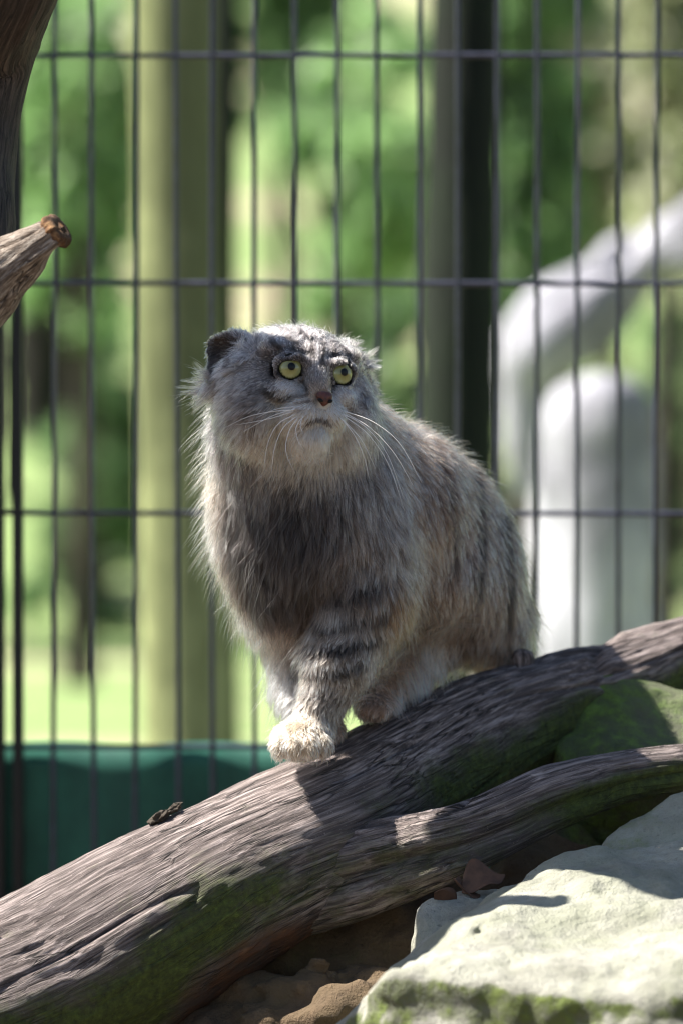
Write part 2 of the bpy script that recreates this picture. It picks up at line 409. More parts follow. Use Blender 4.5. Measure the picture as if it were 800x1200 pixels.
# ------------------------------------------------------------------ trees, stump, shrubs behind the fence (out of focus)
def bark_disp(seed, amp):
    def f(Q, TH, R):
        p = np.stack([Q*6, np.cos(TH)*4, np.sin(TH)*4], 1)
        return amp*R*(fbm(p, 4, seed))+0.12*R*noise(np.stack([Q*1.2, np.cos(TH)*0.8, np.sin(TH)*0.8], 1), seed+3)
    return f
def bark_material(name, c1, c2):
    m = M(name); g = m.attr('grain').outputs['Vector']; n_ = m.noise(m.scale(g, (5, 34, 34)), 1.0, 7, 0.7); n2_ = m.noise(m.pos, 3.5, 5, .65)
    c = m.ramp(n_, [(0.3, c1), (0.7, c2)])
    return m.done(m.principled(m.mix(m.rng(n2_, 0.42, 0.6, 0, .75), c, tuple(x*.6 for x in c1[:3])+(1,)), 0.9, m.bump(n_, 0.8, 0.01)))
def leaves_mesh(name, centre, radii, n, size, mat, seed, shell=0.45, droop=0.3):
    r = np.random.default_rng(seed)
    d = r.normal(size=(n, 3)); d /= np.linalg.norm(d, axis=1)[:, None]
    # clumped crown: leaves gather round random twig centres inside the volume
    k = max(12, n//28); cd = r.normal(size=(k, 3)); cd /= np.linalg.norm(cd, axis=1)[:, None]
    cc = cd*(shell+(1-shell)*r.random((k, 1)))**0.7*radii*(1+0.25*r.normal(size=(k, 1)))
    pos = cc[r.integers(0, k, n)]+d*np.asarray(radii)*0.16*r.random((n, 1))+np.asarray(centre)
    ax = r.normal(size=(n, 3)); ax[:, 2] -= droop; ax /= np.linalg.norm(ax, axis=1)[:, None]
    bx = np.cross(ax, r.normal(size=(n, 3))); bx /= np.linalg.norm(bx, axis=1)[:, None]
    L = size*(0.6+0.8*r.random((n, 1))); W = L*0.36; nb = np.cross(ax, bx)
    v = np.stack([pos, pos+ax*L*.45+bx*W+nb*L*.06, pos+ax*L, pos+ax*L*.45-bx*W+nb*L*.06], 1).reshape(-1, 3)
    f = np.arange(n*4).reshape(n, 4)
    return v, f
def tree(name, base, height, r0, lean, leaf_mat, bark, label, cat, crown_c=None, crown_r=None, n=1500, size=0.09, seed=1, group=None, kind_tube=0.05, top_r=None):
    root = empty(name, base); tag(root, label, cat, group)
    top = np.array(base)+np.array([lean[0], lean[1], height])
    ctrl = [np.r_[np.array(base)+np.array([0, 0, -0.05]), r0*1.25]]
    for t in (0.06, 0.25, 0.5, 0.75, 1.0):
        ctrl.append(np.r_[np.array(base)+(top-np.array(base))*t+np.array([math.sin(seed+t*5)*0.02, 0, 0])*height*0.25, r0*(1-0.25*t) if top_r is None else r0+(top_r-r0)*t])
    o, *_ = capped_tube_obj('trunk', np.array(ctrl), 60, 28, bark, disp=bark_disp(seed, kind_tube), ref=(0, 1, 0)); adopt(o, root)
    if crown_r is not None:
        cc = top if crown_c is None else np.array(crown_c)
        r = np.random.default_rng(seed+50)
        for k in range(5):
            d = r.normal(size=3); d[2] = abs(d[2])*0.6; d /= np.linalg.norm(d)
            s = np.array(base)+(top-np.array(base))*(0.6+0.08*k); e_ = cc+d*np.array(crown_r)*0.8
            o, *_ = capped_tube_obj('limb', np.array([np.r_[s, r0*.45], np.r_[(s+e_)/2+r.normal(size=3)*.05, r0*.28], np.r_[e_, r0*.1]]), 16, 8, bark, ref=(0.3, 1, 0.2)); adopt(o, root)
        v, f = leaves_mesh('crown', cc, np.array(crown_r), n, size, leaf_mat, seed)
        adopt(mesh_obj('crown', v, f, leaf_mat, smooth=False), root)
    return root
leaf_bright = leaf_material('spring_leaves', lin(126, 148, 110), lin(186, 204, 164), 0.55)
leaf_mid = leaf_material('green_leaves', lin(92, 114, 84), lin(148, 168, 130), 0.5)
leaf_dark = leaf_material('dark_leaves', lin(40, 60, 38), lin(78, 104, 62), 0.3)
leaf_dry = leaf_material('dry_leaves', lin(150, 143, 124), lin(205, 198, 180), 0.4)
bark_moss = bark_material('algae_green_bark', lin(118, 126, 80), lin(184, 190, 134))
bark_dark = bark_material('dark_mossy_bark', lin(9, 20, 7), lin(22, 42, 12))
bark_brown = bark_material('brown_bark', lin(40, 34, 28), lin(80, 70, 58))
bark_black = bark_material('blackish_bark', lin(20, 18, 14), lin(42, 36, 28))
bark_white = bark_material('bleached_bark', lin(142, 141, 152), lin(226, 225, 234))
Y1 = 3.6
t_a = tree('tree', px_at_ground(213, Y1), 4.2, 51*S(Y1), (0.0, 0.1), leaf_mid, bark_moss, 'sunlit tree trunk coated in yellow green algae behind the fence', 'tree', seed=2,
           crown_r=(0.9, 0.9, 0.7), crown_c=P(226, -2400, Y1), n=900)
t_b = tree('tree', px_at_ground(537, Y1+.4), 4.2, 47*S(Y1+.4), (0.0, 0.1), leaf_mid, bark_dark, 'dark green mossy tree trunk standing behind the cat\'s back', 'tree', seed=5,
           crown_r=(1.1, 1.1, 0.7), crown_c=P(500, -2400, Y1+.4), n=1600)
# bleached stump, arching bleached log, dark thin trunk beside them
Y2 = 5.2; s2 = S(Y2)
stump = empty('tree_stump', px_at_ground(701, Y2)); tag(stump, 'white bleached upright stump with rounded top behind the fence', 'stump')
c = [np.r_[P(701, 1100, Y2)*[1, 1, 0]+[0, 0, -.05], 84*s2], np.r_[P(703, 900, Y2), 76*s2], np.r_[P(700, 700, Y2), 69*s2], np.r_[P(700, 540, Y2), 68*s2], np.r_[P(698, 480, Y2), 62*s2], np.r_[P(695, 452, Y2), 44*s2], np.r_[P(693, 438, Y2), 12*s2]]
o, *_ = capped_tube_obj('trunk', np.array(c), 70, 32, bark_white, disp=lambda Q, TH, R: bark_disp(12, .12)(Q, TH, R)+R*(.10*noise(np.stack([Q*3, np.cos(TH)*1.1, np.sin(TH)*1.1], 1), 44)-.07*np.abs(np.sin(TH*3+Q*2))), ref=(0, 1, 0)); adopt(o, stump)
Y3 = 4.8; s3 = S(Y3)
arch = empty('bleached_log', px_at_ground(640, Y3)); tag(arch, 'pale bleached log arching above the white stump', 'log')
c = [np.r_[P(618, 590, Y3), 5*s3], np.r_[P(610, 530, Y3), 18*s3], np.r_[P(613, 462, Y3), 29*s3], np.r_[P(630, 412, Y3), 50*s3], np.r_[P(668, 373, Y3), 50*s3], np.r_[P(712, 340, Y3), 40*s3], np.r_[P(742, 318, Y3), 29*s3], np.r_[P(768, 296, Y3), 34*s3], np.r_[P(802, 284, Y3), 54*s3], np.r_[P(880, 270, Y3), 60*s3], np.r_[P(960, 420, Y3), 62*s3], np.r_[P(980, 900, Y3), 66*s3], np.r_[P(985, 1200, Y3)*[1, 1, 0]+[0, 0, -.05], 80*s3]]
o, *_ = capped_tube_obj('trunk', np.array(c), 120, 24, bark_white, disp=lambda Q, TH, R: bark_disp(21, .16)(Q, TH, R)+R*.28*noise(np.stack([Q*5, np.cos(TH)*1.2, np.sin(TH)*1.2], 1), 51), ref=(0, 1, 0)); adopt(o, arch)
o, *_ = capped_tube_obj('broken_branch', np.array([np.r_[P(700, 320, Y3), 18*s3], np.r_[P(718, 292, Y3), 14*s3], np.r_[P(740, 278, Y3), 8*s3]]), 12, 12, bark_white, ref=(0, 1, 0)); adopt(o, arch)
tree('tree', px_at_ground(270, Y1+.9), 4.0, 17*S(Y1+.9), (0.02, 0.1), leaf_dark, bark_dark, 'added slender dark trunk standing in for the shaded side of the algae covered trunk', 'tree', seed=3, crown_r=(.7, .7, .5), crown_c=P(300, -2200, Y1+.9), n=700)  # extra dark trunk put in as the shade side of the algae trunk
thin = tree('sapling', px_at_ground(790, Y2+.35), 1.35, 15*S(Y2+.3), (-0.02, 0), leaf_dark, bark_brown, 'thin dark trunk close beside the white stump', 'tree', seed=9)

# shrubs and trees far behind: px centre, depth, half width px, crown centre py, half height px, material index
leafs = [leaf_bright, leaf_mid, leaf_dark, leaf_dry]
words = ['bright spring green shrub', 'mid green leafy shrub', 'dark leaved shrub', 'pale dry leaved shrub']
spots = [(95, 13, 80, 150, 190, 0, 'left of the algae covered trunk'), (120, 17, 90, 560, 150, 1, 'low on the lawn'), (400, 15, 120, 190, 190, 0, 'between the two mossy trunks'),
         (330, 21, 90, 20, 140, 1, 'above the others between the trunks'), (440, 19, 110, 480, 200, 1, 'directly behind the cat'), (60, 21, 70, 460, 140, 2, 'on the lawn far left'),
         (620, 12, 50, 160, 240, 1, 'beside the dark mossy trunk'), (610, 18, 80, 330, 180, 2, 'behind the bleached log'), (715, 16, 110, 110, 210, 3, 'above the bleached log'),
         (800, 19, 120, 520, 220, 1, 'behind the white stump'), (830, 14, 90, 60, 200, 3, 'at the far right'), (660, 14.5, 60, 190, 190, 3, 'between the dark trunk and the bleached log'),
         (-80, 18, 120, 250, 330, 1, 'beyond the dead limb'), (-260, 16, 130, 300, 330, 0, 'far beyond the fence end'), (960, 18, 130, 300, 330, 1, 'right of the bleached log'), (1130, 16, 130, 330, 300, 0, 'far right past the log')]
for i, (px_, Yb, hw, pyc, hh, mi, where) in enumerate(spots):
    s_ = S(Yb); c_ = P(px_, pyc, Yb); base = np.array([c_[0], Yb, float(ground_height(c_[:1], np.array([float(Yb)]))[0])])
    tree('shrub', base, max(0.3, c_[2]-base[2]-0.1), 0.05, (0, 0), leafs[mi], bark_brown, words[mi]+' '+where, 'shrub', crown_c=c_, crown_r=(hw*s_, hw*s_*0.8, hh*s_), n=1500, size=0.10, seed=30+i, group='shrubs behind the fence')
for k, (x_, y_) in enumerate(((-4.5, 12), (-6.5, 15), (-3.2, 16.5), (-8.5, 19), (4.6, 12.5), (6.4, 15.5), (3.6, 17), (8.6, 19))):
    zb = float(ground_height(np.array([x_]), np.array([float(y_)]))[0])
    tree('shrub', (x_, y_, zb), 1.2, 0.05, (0, 0), leafs[k % 2], bark_brown, 'rounded green shrub further along the lawn beyond the fence', 'shrub', crown_c=(x_, y_, zb+1.3), crown_r=(1.1, 1.0, 1.3), n=1500, size=0.11, seed=130+k, group='shrubs further along the lawn')
dk = tree('tree', px_at_ground(46, 20.5)+np.array([0, 0, .55]), 4.0, 38*S(20.5), (-0.05, 0), leaf_dark, bark_black, 'dark brown tree trunk on the lawn left of the algae covered trunk', 'tree', seed=7, crown_r=(1.6, 1.5, 1.0), crown_c=(P(47, 600, 20.5)[0]-.2, 20.5, 4.2), n=1800)

tree('tree', px_at_ground(-14, 19.5)+np.array([0, 0, .35]), 4.0, 20*S(19.5), (0.02, 0), leaf_dark, bark_black, 'blackish trunk next to the dark brown trunk on the lawn', 'tree', seed=15, crown_r=(1.4, 1.3, .9), crown_c=(P(-14, 600, 19.5)[0]-.4, 19.5, 4.4), n=1200)

# ------------------------------------------------------------------ log with fork
def LY(px): return np.interp(px, [-200, 0, 350, 800, 1000], [-0.16, -0.09, 0.0, 0.27, 0.36])
log_m = wood_material('weathered_log', lin(206, 190, 185), lin(108, 95, 91), lin(20, 16, 15), lin(72, 84, 28))
log = empty('fallen_log', P(330, 990, LY(330))*[1, 1, 0]+[0, 0, 0.55]); tag(log, 'thick weathered forked log with mossy flank that the cat stands on', 'log')
def log_disp(seed, amp=1.0):
    def f(Q, TH, R):
        cs, sn = np.cos(TH)*R, np.sin(TH)*R
        big = noise(np.stack([Q*5, cs*14, sn*14], 1), seed)
        p1 = np.stack([Q*9+0.4*big, cs*70, sn*70], 1); r1 = 1-np.abs(noise(p1, seed+1))          # long ridges
        p2 = np.stack([Q*26, cs*190, sn*190], 1); r2 = 1-np.abs(noise(p2, seed+2))
        crack = -np.maximum(0, np.abs(1-np.abs(noise(np.stack([Q*4.5, cs*34, sn*34], 1), seed+3)))-0.93)/0.07
        fade = sstep(-0.4, 0.5, noise(np.stack([Q*8, cs*20, sn*20], 1), seed+5))
        return amp*(0.07*R*big+0.0042*(r1-0.6)*(0.3+0.7*fade)+0.0018*(r2-0.6)+0.0065*crack*fade)
    return f
mc = [(-150, 1240, 118), (-60, 1205, 115), (60, 1157, 115), (206, 1071, 109), (334, 997, 99), (442, 938, 89), (560, 868, 74), (680, 817, 56), (800, 770, 46), (920, 728, 42), (1000, 700, 38)]
ctrl = np.array([np.r_[P(x, y, LY(x)), r*S(LY(x))] for x, y, r in mc])
LIMB_AX = np.array([P(x, y, Y) for x, y, Y in ((300, 1050, -.022), (360, 1036, -.022), (430, 1020, -.03), (485, 1002, -.04), (540, 985, -.05))])
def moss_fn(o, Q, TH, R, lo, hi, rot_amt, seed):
    # theta is 0 on top; the flank that faces the viewer and slopes under is mossy and darker
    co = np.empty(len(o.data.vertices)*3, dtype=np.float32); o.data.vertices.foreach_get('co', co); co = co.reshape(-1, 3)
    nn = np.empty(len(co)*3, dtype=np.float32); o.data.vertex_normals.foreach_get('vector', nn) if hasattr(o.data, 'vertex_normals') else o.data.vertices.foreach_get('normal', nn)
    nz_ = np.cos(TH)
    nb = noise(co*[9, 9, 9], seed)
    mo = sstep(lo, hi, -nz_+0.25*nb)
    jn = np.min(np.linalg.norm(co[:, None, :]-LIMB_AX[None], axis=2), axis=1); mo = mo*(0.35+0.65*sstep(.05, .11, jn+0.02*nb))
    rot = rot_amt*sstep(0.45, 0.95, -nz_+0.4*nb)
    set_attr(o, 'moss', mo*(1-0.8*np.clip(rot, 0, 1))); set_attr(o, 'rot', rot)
v_ = capped_tube_obj('trunk', ctrl, 520, 200, log_m, disp=log_disp(3)); adopt(v_[0], log); moss_fn(*v_, -0.5, 0.2, 1.0, 4)
lc = [(150, 1100, -.06, 40), (230, 1066, -.035, 52), (300, 1050, -.022, 58), (360, 1036, -.022, 57), (430, 1018, -.03, 53), (540, 984, -.05, 42), (640, 938, -.03, 38), (720, 914, 0.0, 32), (800, 902, 0.03, 29), (900, 888, 0.07, 30), (990, 878, .1, 26)]
ctrl = np.array([np.r_[P(x, y, Y), r*S(Y)] for x, y, Y, r in lc])
def limb_disp(Q, TH, R):
    d = log_disp(17)(Q, TH, R)
    a = (TH-np.pi*1.5-0.25*noise(np.stack([Q*5, Q*0, Q*0], 1), 6)+np.pi) % (2*np.pi)-np.pi
    b_ = (TH-np.pi*0.5+0.25*noise(np.stack([Q*5, Q*0+3, Q*0], 1), 6)+np.pi) % (2*np.pi)-np.pi
    return d-0.30*R*np.exp(-(a/0.28)**2)-0.30*R*np.exp(-(b_/0.28)**2)
v_ = capped_tube_obj('limb', ctrl, 420, 130, log_m, disp=limb_disp); adopt(v_[0], log); moss_fn(*v_, -0.75, 0.0, 0.3, 8)
kp = P(612, 772, LY(612))
v_ = capped_tube_obj('knot', np.array([np.r_[kp+[0, 0, -.02], .012], np.r_[kp, .0105], np.r_[kp+[-.001, 0, .006], .008], np.r_[kp+[-.001, 0, .009], .003]]), 14, 20, log_m, ref=(0, 1, 0)); adopt(v_[0], log)
for x, y, r in ((187, 958, 10), (206, 946, 7)):
    kp = P(x, y, LY(x))
    bm = bmesh.new(); bmesh.ops.create_icosphere(bm, subdivisions=4, radius=1)
    vv = np.array([v.co[:] for v in bm.verts]); vv = vv*(1+0.45*fbm(vv*1.7, 3, int(x)))[:, None]*np.array([1.35, 1.0, .62])*r*S(0); ca, sa = math.cos(.6), math.sin(.6)
    vv = np.stack([vv[:, 0]*ca-vv[:, 2]*sa, vv[:, 1], vv[:, 0]*sa+vv[:, 2]*ca], 1)+kp
    for v, q in zip(bm.verts, vv): v.co = q
    me = bpy.data.meshes.new('bark_flake'); bm.to_mesh(me); bm.free(); me.materials.append(bark_brown)
    o = bpy.data.objects.new('bark_flake', me); col.objects.link(o); adopt(o, log)

# ------------------------------------------------------------------ rocks
rock_pale = stone_material('pale_sandstone', lin(126, 125, 113), lin(184, 182, 170), lin(96, 108, 54))
rock_moss = stone_material('mossy_stone', lin(70, 72, 58), lin(112, 112, 92), lin(84, 106, 42))
rock_brown = stone_material('brown_stone', lin(74, 58, 44), lin(128, 105, 80), lin(70, 70, 34))
def rock(name, pts, mat, label, seed, h=0.005, k=0.012, amp=0.006, moss=None, cracks=()):
    pts = np.array([P(*q) for q in pts]); cen = pts.mean(0)
    bm = bmesh.new()
    for q in pts: bm.verts.new(q)
    bmesh.ops.convex_hull(bm, input=bm.verts[:]); bm.normal_update()
    pl = []
    for f in bm.faces:
        n_ = np.array(f.normal); c_ = np.array(f.calc_center_median())
        if n_@(c_-cen) < 0: n_ = -n_
        if not any(n_@p_[0] > 0.995 and abs(n_@(c_-p_[1])) < 0.004 for p_ in pl): pl.append((n_, c_))
    bm.free()
    def sdf(p):
        d = np.full(len(p), -1e9)
        for n_, c_ in pl:
            e_ = (p-c_)@n_; hh = np.clip(0.5+0.5*(d-e_)/k, 0, 1); d = np.where(d < -1e8, e_, e_+(d-e_)*hh+k*hh*(1-hh))
        near = np.abs(d) < 0.05
        q = p[near]
        if len(q):
            disp = amp*(1.5*noise(q*9, seed)+noise(q*24, seed+1)+0.55*noise(q*60, seed+2)+0.25*noise(q*140, seed+4))
            ter = q@np.array([0.25, 0.35, 0.9]); disp = disp+amp*0.9*np.abs(((ter*26+0.8*noise(q*7, seed+3)) % 1)-0.5)     # bedding steps
            for (c0, c1, wd, dep) in cracks:
                a_, b_ = P(*c0), P(*c1); ab = b_-a_; t_ = np.clip((q-a_)@ab/(ab@ab), 0, 1)
                tt_ = q-a_-t_[:, None]*ab; vd = (0.5*(a_+b_)-np.array([0, CAM_Y, CAM_Z])); vd = vd/np.linalg.norm(vd); tt_ = tt_-0.97*(tt_@vd)[:, None]*vd
                dd = np.linalg.norm(tt_+0.0016*np.stack([noise(q*40, 9), noise(q*40, 10), noise(q*40, 11)], 1), axis=1)
                disp = disp+dep*np.exp(-(dd/wd)**2)
            d[near] = d[near]+disp
        return d
    v, f, _ = surface_net(sdf, pts.min(0)-0.03, pts.max(0)+0.03, h)
    o = mesh_obj(name, v, f, mat)
    nn = sdf_grad(sdf, v, 0.004)
    set_attr(o, 'moss', moss(v, nn) if moss else np.zeros(len(v)))
    tag(o, label, 'rock', 'rocks piled round the log'); return o
down = lambda *pts: list(pts)
# long pale slab whose lit top leans towards the viewer
slab_front = lambda v, n_: 0.08+0.62*sstep(0.5, 0.1, n_[:, 2])
rock('boulder', [(366, 1215, -.24), (480, 1116, -.2), (585, 1058, -.16), (645, 1002, -.12), (700, 982, -.10), (820, 985, -.08), (900, 1000, -.1),
                 (434, 1158, -.40), (470, 1136, -.42), (620, 1152, -.46), (720, 1176, -.5), (900, 1150, -.5), (400, 1420, -.40), (900, 1420, -.52), (380, 1430, -.2), (900, 1400, -.05), (560, 1300, -.08)],
     rock_pale, 'large pale sandstone boulder lit by the sun in front of the log', 31, h=0.0036, k=0.009, amp=0.005, moss=slab_front,
     cracks=[((560, 1095, -.2), (640, 1062, -.18), .0042, .011), ((600, 1130, -.28), (655, 1105, -.26), .0042, .011), ((500, 1130, -.24), (560, 1098, -.2), .0042, .011)])
rock('rock', [(478, 1052, -.13), (510, 1040, -.10), (590, 1041, -.07), (640, 1060, -.06), (480, 1120, -.19), (470, 1250, -.2), (640, 1250, -.16), (600, 1060, -.15), (500, 1250, -.06), (640, 1240, -.04)],
     rock_pale, 'small pale block wedged between the boulder and the log', 37, h=0.004, amp=.004, moss=lambda v, n_: np.full(len(v), 0.12))
rock('rock', [(685, 978, -.06), (740, 944, -.03), (800, 914, -.02), (880, 900, 0.0), (900, 1010, -.04), (690, 1010, -.09), (700, 1300, -.08), (900, 1300, -.1), (900, 1290, .06), (720, 1290, .04), (880, 990, -.11)],
     rock_pale, 'greenish pale rock with a lit top edge behind the boulder', 41, amp=.004, moss=lambda v, n_: 0.3+0.2*noise(v*12, 3))
rock('mossy_rock', [(652, 815, .16), (665, 782, .19), (720, 776, .2), (800, 792, .2), (880, 800, .2), (645, 880, .11), (720, 900, .07), (860, 895, .07), (880, 1000, .1), (650, 1000, .14), (870, 990, .22), (660, 990, .24)],
     rock_moss, 'shaded dark green mossy rock lodged between the log and its limb', 43, amp=.005, moss=lambda v, n_: 0.55+0.3*noise(v*14, 5))
rock('brown_rock', [(180, 1215, -.08), (235, 1160, -.05), (330, 1128, -.05), (420, 1105, -.03), (480, 1120, -.02), (500, 1200, -.08), (470, 1300, -.12), (230, 1330, -.12), (250, 1330, .02), (500, 1330, .04), (450, 1180, -.13), (300, 1195, -.14)],
     rock_brown, 'tan brown rock in the shade under the log', 47, h=.004, amp=.010, moss=lambda v, n_: 0.1+0.1*noise(v*10, 5))
rock('dark_stone', [(285, 1115, .0), (400, 1062, .01), (520, 1012, .05), (640, 965, .08), (700, 945, .1), (720, 1010, .1), (300, 1100, .08), (640, 1300, .02), (280, 1300, -.02), (280, 1300, .12), (660, 1300, .14), (500, 1110, -.03)],
     rock_brown, 'dark brown stone wedged in the gap below the fork of the log', 71, h=0.006, amp=.008, moss=lambda v, n_: 0.25+0*v[:, 0])
rock('base_rock', [(-200, 1330, -.2), (-180, 1330, .05), (60, 1290, .04), (100, 1300, -.2), (220, 1320, .06), (230, 1330, -.2), (-200, 1500, -.25), (230, 1500, -.25), (230, 1500, .1), (-200, 1500, .1)],
     rock_brown, 'low brown stone carrying the thick end of the log', 53, h=0.008, amp=.008, moss=lambda v, n_: 0.2+0*v[:, 0])
rock('base_rock', [(650, 950, .12), (900, 880, .2), (1000, 860, .28), (1000, 900, .45), (760, 900, .4), (650, 950, .3), (640, 1500, .08), (1050, 1500, .12), (1050, 1500, .5), (640, 1500, .42)],
     rock_moss, 'mossy stone block carrying the thin end of the log', 59, h=0.008, amp=.008, moss=lambda v, n_: 0.5+0*v[:, 0])

# a few dry leaves caught between rock and log
leaf_b = mat_plain('dry_leaf_brown', lin(92, 64, 46), 0.7, 0.4, 90)
for x, y, Y, sz, rz in ((566, 1032, -.105, .020, .4), (545, 1042, -.11, .014, 2.0), (520, 1056, -.125, .012, 4.0)):
    n_u, n_v = 13, 7; vs = []
    for i in range(n_u):
        t_ = i/(n_u-1); wv = 0.42*math.sin(math.pi*t_**0.8)+0.01
        for j in range(n_v):
            q = (j/(n_v-1)-.5)*2; lx, ly, lz = (t_-.5), q*wv, 0.25*(q*wv)**2*4+0.18*math.sin(t_*5+rz)*t_
            vs.append(P(x, y, Y)+sz*2*np.array([lx*math.cos(rz)-ly*math.sin(rz), lx*math.sin(rz)*.6+ly*math.cos(rz)*.5, lz+ly*.6+lx*.5]))
    o = mesh_obj('dry_leaf', vs, [(i*n_v+j, i*n_v+j+1, (i+1)*n_v+j+1, (i+1)*n_v+j) for i in range(n_u-1) for j in range(n_v-1)], leaf_b)
    md = o.modifiers.new('thickness', 'SOLIDIFY'); md.thickness = 0.0006
    tag(o, {.020: 'largest curled brown dry leaf, propped against the underside of the limb', .014: 'middle sized brown dry leaf beside the larger one on the pale block', .012: 'smallest brown dry leaf on the edge of the pale block'}[sz], 'leaf', 'dry leaves by the log')

# ------------------------------------------------------------------ dead tree at the left edge with a sawn stub
dead_m = wood_material('dead_tree_bark', lin(112, 98, 88), lin(58, 49, 43), lin(18, 15, 13), lin(40, 44, 22))
cut_m = M('sawn_wood'); nz = cut_m.noise(cut_m.pos, 95, 6, 0.7, 1.0); nz2 = cut_m.noise(cut_m.pos, 30, 3)
cut_m = cut_m.done(cut_m.principled(cut_m.mix(cut_m.rng(nz2, .42, .58), cut_m.ramp(nz, [(0.32, lin(50, 33, 22)), (0.5, lin(128, 90, 56)), (0.7, lin(196, 156, 108))]), lin(76, 52, 34)), 0.8, cut_m.bump(nz, 0.9, 0.006)))
stub_m = wood_material('bare_stub_wood', lin(214, 202, 188), lin(128, 112, 98), lin(40, 33, 28), lin(60, 58, 34))
dt = empty('dead_tree', P(-560, 600, -.36)*[1, 1, 0]); tag(dt, 'dark dead tree with a short sawn off stub at the picture edge', 'tree')
dtY = -0.06
dc = [(-560, 2080, 95), (-520, 1500, 85), (-430, 1000, 76), (-300, 680, 68), (-130, 440, 60), (-60, 310, 66), (-52, 200, 68), (-46, 120, 70), (-26, 40, 72), (6, -40, 70), (40, -140, 62), (60, -300, 52)]
ctrl = np.array([np.r_[P(x, y, float(np.interp(y, [-300, -60, 0, 45, 120, 200, 310, 440, 680], [-.24, -.19, -.105, -.06, -.055, -.08, -.16, -.26, -.36]))), r*S(dtY)] for x, y, r in dc]); ctrl[0, 2] = -0.05  # depth bends the trunk so its shadow falls on the cat's chest
v_ = capped_tube_obj('trunk', ctrl, 420, 90, dead_m, disp=log_disp(61, 0.9), ref=(0, 1, 0)); adopt(v_[0], dt)
set_attr(v_[0], 'moss', np.full(len(v_[0].data.vertices), 0.05)); set_attr(v_[0], 'rot', np.zeros(len(v_[0].data.vertices)))
sc_ = [(-70, 368, -.17, 58), (-30, 345, -.18, 50), (5, 316, -.195, 37), (35, 294, -.21, 28), (54, 281, -.218, 24), (67, 271, -.222, 22)]
ctrl = np.array([np.r_[P(x, y, Y), r*S(Y)] for x, y, Y, r in sc_])
v_ = capped_tube_obj('stub', ctrl, 110, 70, stub_m, disp=log_disp(67, 0.8), ref=(0, 1, 0)); stub_o = adopt(v_[0], dt)
set_attr(v_[0], 'moss', np.zeros(len(v_[0].data.vertices))); set_attr(v_[0], 'rot', np.zeros(len(v_[0].data.vertices)))
d = ctrl[-1, :3]-ctrl[-2, :3]; d /= np.linalg.norm(d); d2 = np.array([0.55, -0.75, -.05]); d2 = d2/np.linalg.norm(d2)
fc = ctrl[-1, :3]
c = np.array([np.r_[fc-d*.006, .0125], np.r_[fc-d*.002, .0154], np.r_[fc+d*.002, .0152], np.r_[fc+d*.005, .0128], np.r_[fc+d*.0058, .008], np.r_[fc+d*.005, .002]])
v_ = capped_tube_obj('sawn_end', c, 40, 60, cut_m, disp=lambda Q, TH, R: 0.16*R*fbm(np.stack([Q*60, np.cos(TH)*2.4, np.sin(TH)*2.4], 1), 3, 5), ref=(0, 1, 0)); v_[0].parent = stub_o

#CAT#
# ------------------------------------------------------------------ the cat: one continuous body, fur strands, eyes, nose, whiskers
def rotm(yaw, pitch, roll):
    """columns: right, up, forward of the head; at zero it faces the viewer (-Y)"""
    r, u, f = np.array([1., 0, 0]), np.array([0, 0, 1.]), np.array([0, -1., 0])
    def rot(v, ax, a): return v*math.cos(a)+np.cross(ax, v)*math.sin(a)+ax*(ax@v)*(1-math.cos(a))
    f, r = rot(f, u, yaw), rot(r, u, yaw)
    f, u = rot(f, r, pitch), rot(u, r, pitch)
    r, u = rot(r, f, roll), rot(u, f, roll)
    return np.stack([r, u, f], 1)
HR = rotm(math.radians(23), math.radians(-5), math.radians(-6))
HY = -0.045; hs = S(HY); HC = P(348, 448, HY)
def H(r, u, f): return HC+HR@(np.array([r, u, f])*hs)
def proj(p):
    q = np.asarray(p)-np.array([0, CAM_Y, CAM_Z]); d = q@_F
    return 400+FPX*q[..., 0]/d, 600-FPX*(q@_U)/d
EYE_R = 18.0*hs
EYES = [H(-31, 9, 46), H(31, 9, 46)]
EYE_AX = [HR@np.array([-0.20, 0.05, 1.0]), HR@np.array([0.20, 0.05, 1.0])]
EYE_AX = [a_/np.linalg.norm(a_) for a_ in EYE_AX]
prims = []
def ell(c, r, k, R=None): prims.append(('e', np.asarray(c), np.asarray(r, float), R, k))
def cap(a, b, ra, rb, k): prims.append(('c', np.asarray(a), np.asarray(b), (ra, rb), k))
def he(c, r, k): ell(H(*c), np.array(r)*hs, k*hs, HR)
# torso (px radii at their own depth)
def be(px, py, Y, r, k=0.03, R=None): ell(P(px, py, Y), np.array([r[0]*S(Y), r[1], r[2]*S(Y)]), k, R)
be(366, 602, 0.035, (97, 0.075, 108))          # chest
be(400, 560, 0.06, (82, 0.07, 92))             # neck root / shoulders
be(468, 608, 0.12, (82, 0.10, 106))            # ribs
be(518, 642, 0.19, (70, 0.10, 104))            # rump
be(500, 676, 0.14, (72, 0.085, 58))             # belly
be(555, 690, 0.19, (52, 0.07, 82))             # haunch
be(438, 660, 0.025, (46, 0.052, 88))           # near shoulder
be(328, 660, 0.045, (42, 0.05, 70))            # far shoulder
cap(P(347, 505, -0.005), P(365, 590, 0.03), 86*hs, 92*hs, 0.03)   # neck
# near foreleg, planted
cap(P(425, 700, 0.0), P(396, 775, -0.015), 46*hs, 33*hs, 0.02)
cap(P(396, 775, -0.015), P(370, 842, -0.022), 33*hs, 25*hs, 0.02)
pw = P(353, 866, -0.034)
ell(pw, np.array([33, 38, 23])*hs, 0.012)
for dx, dy in ((-24, -26), (-8, -35), (10, -34), (25, -22)):
    ell(pw+np.array([dx, dy, -6])*hs, np.array([10.5, 14, 13])*hs, 0.004)
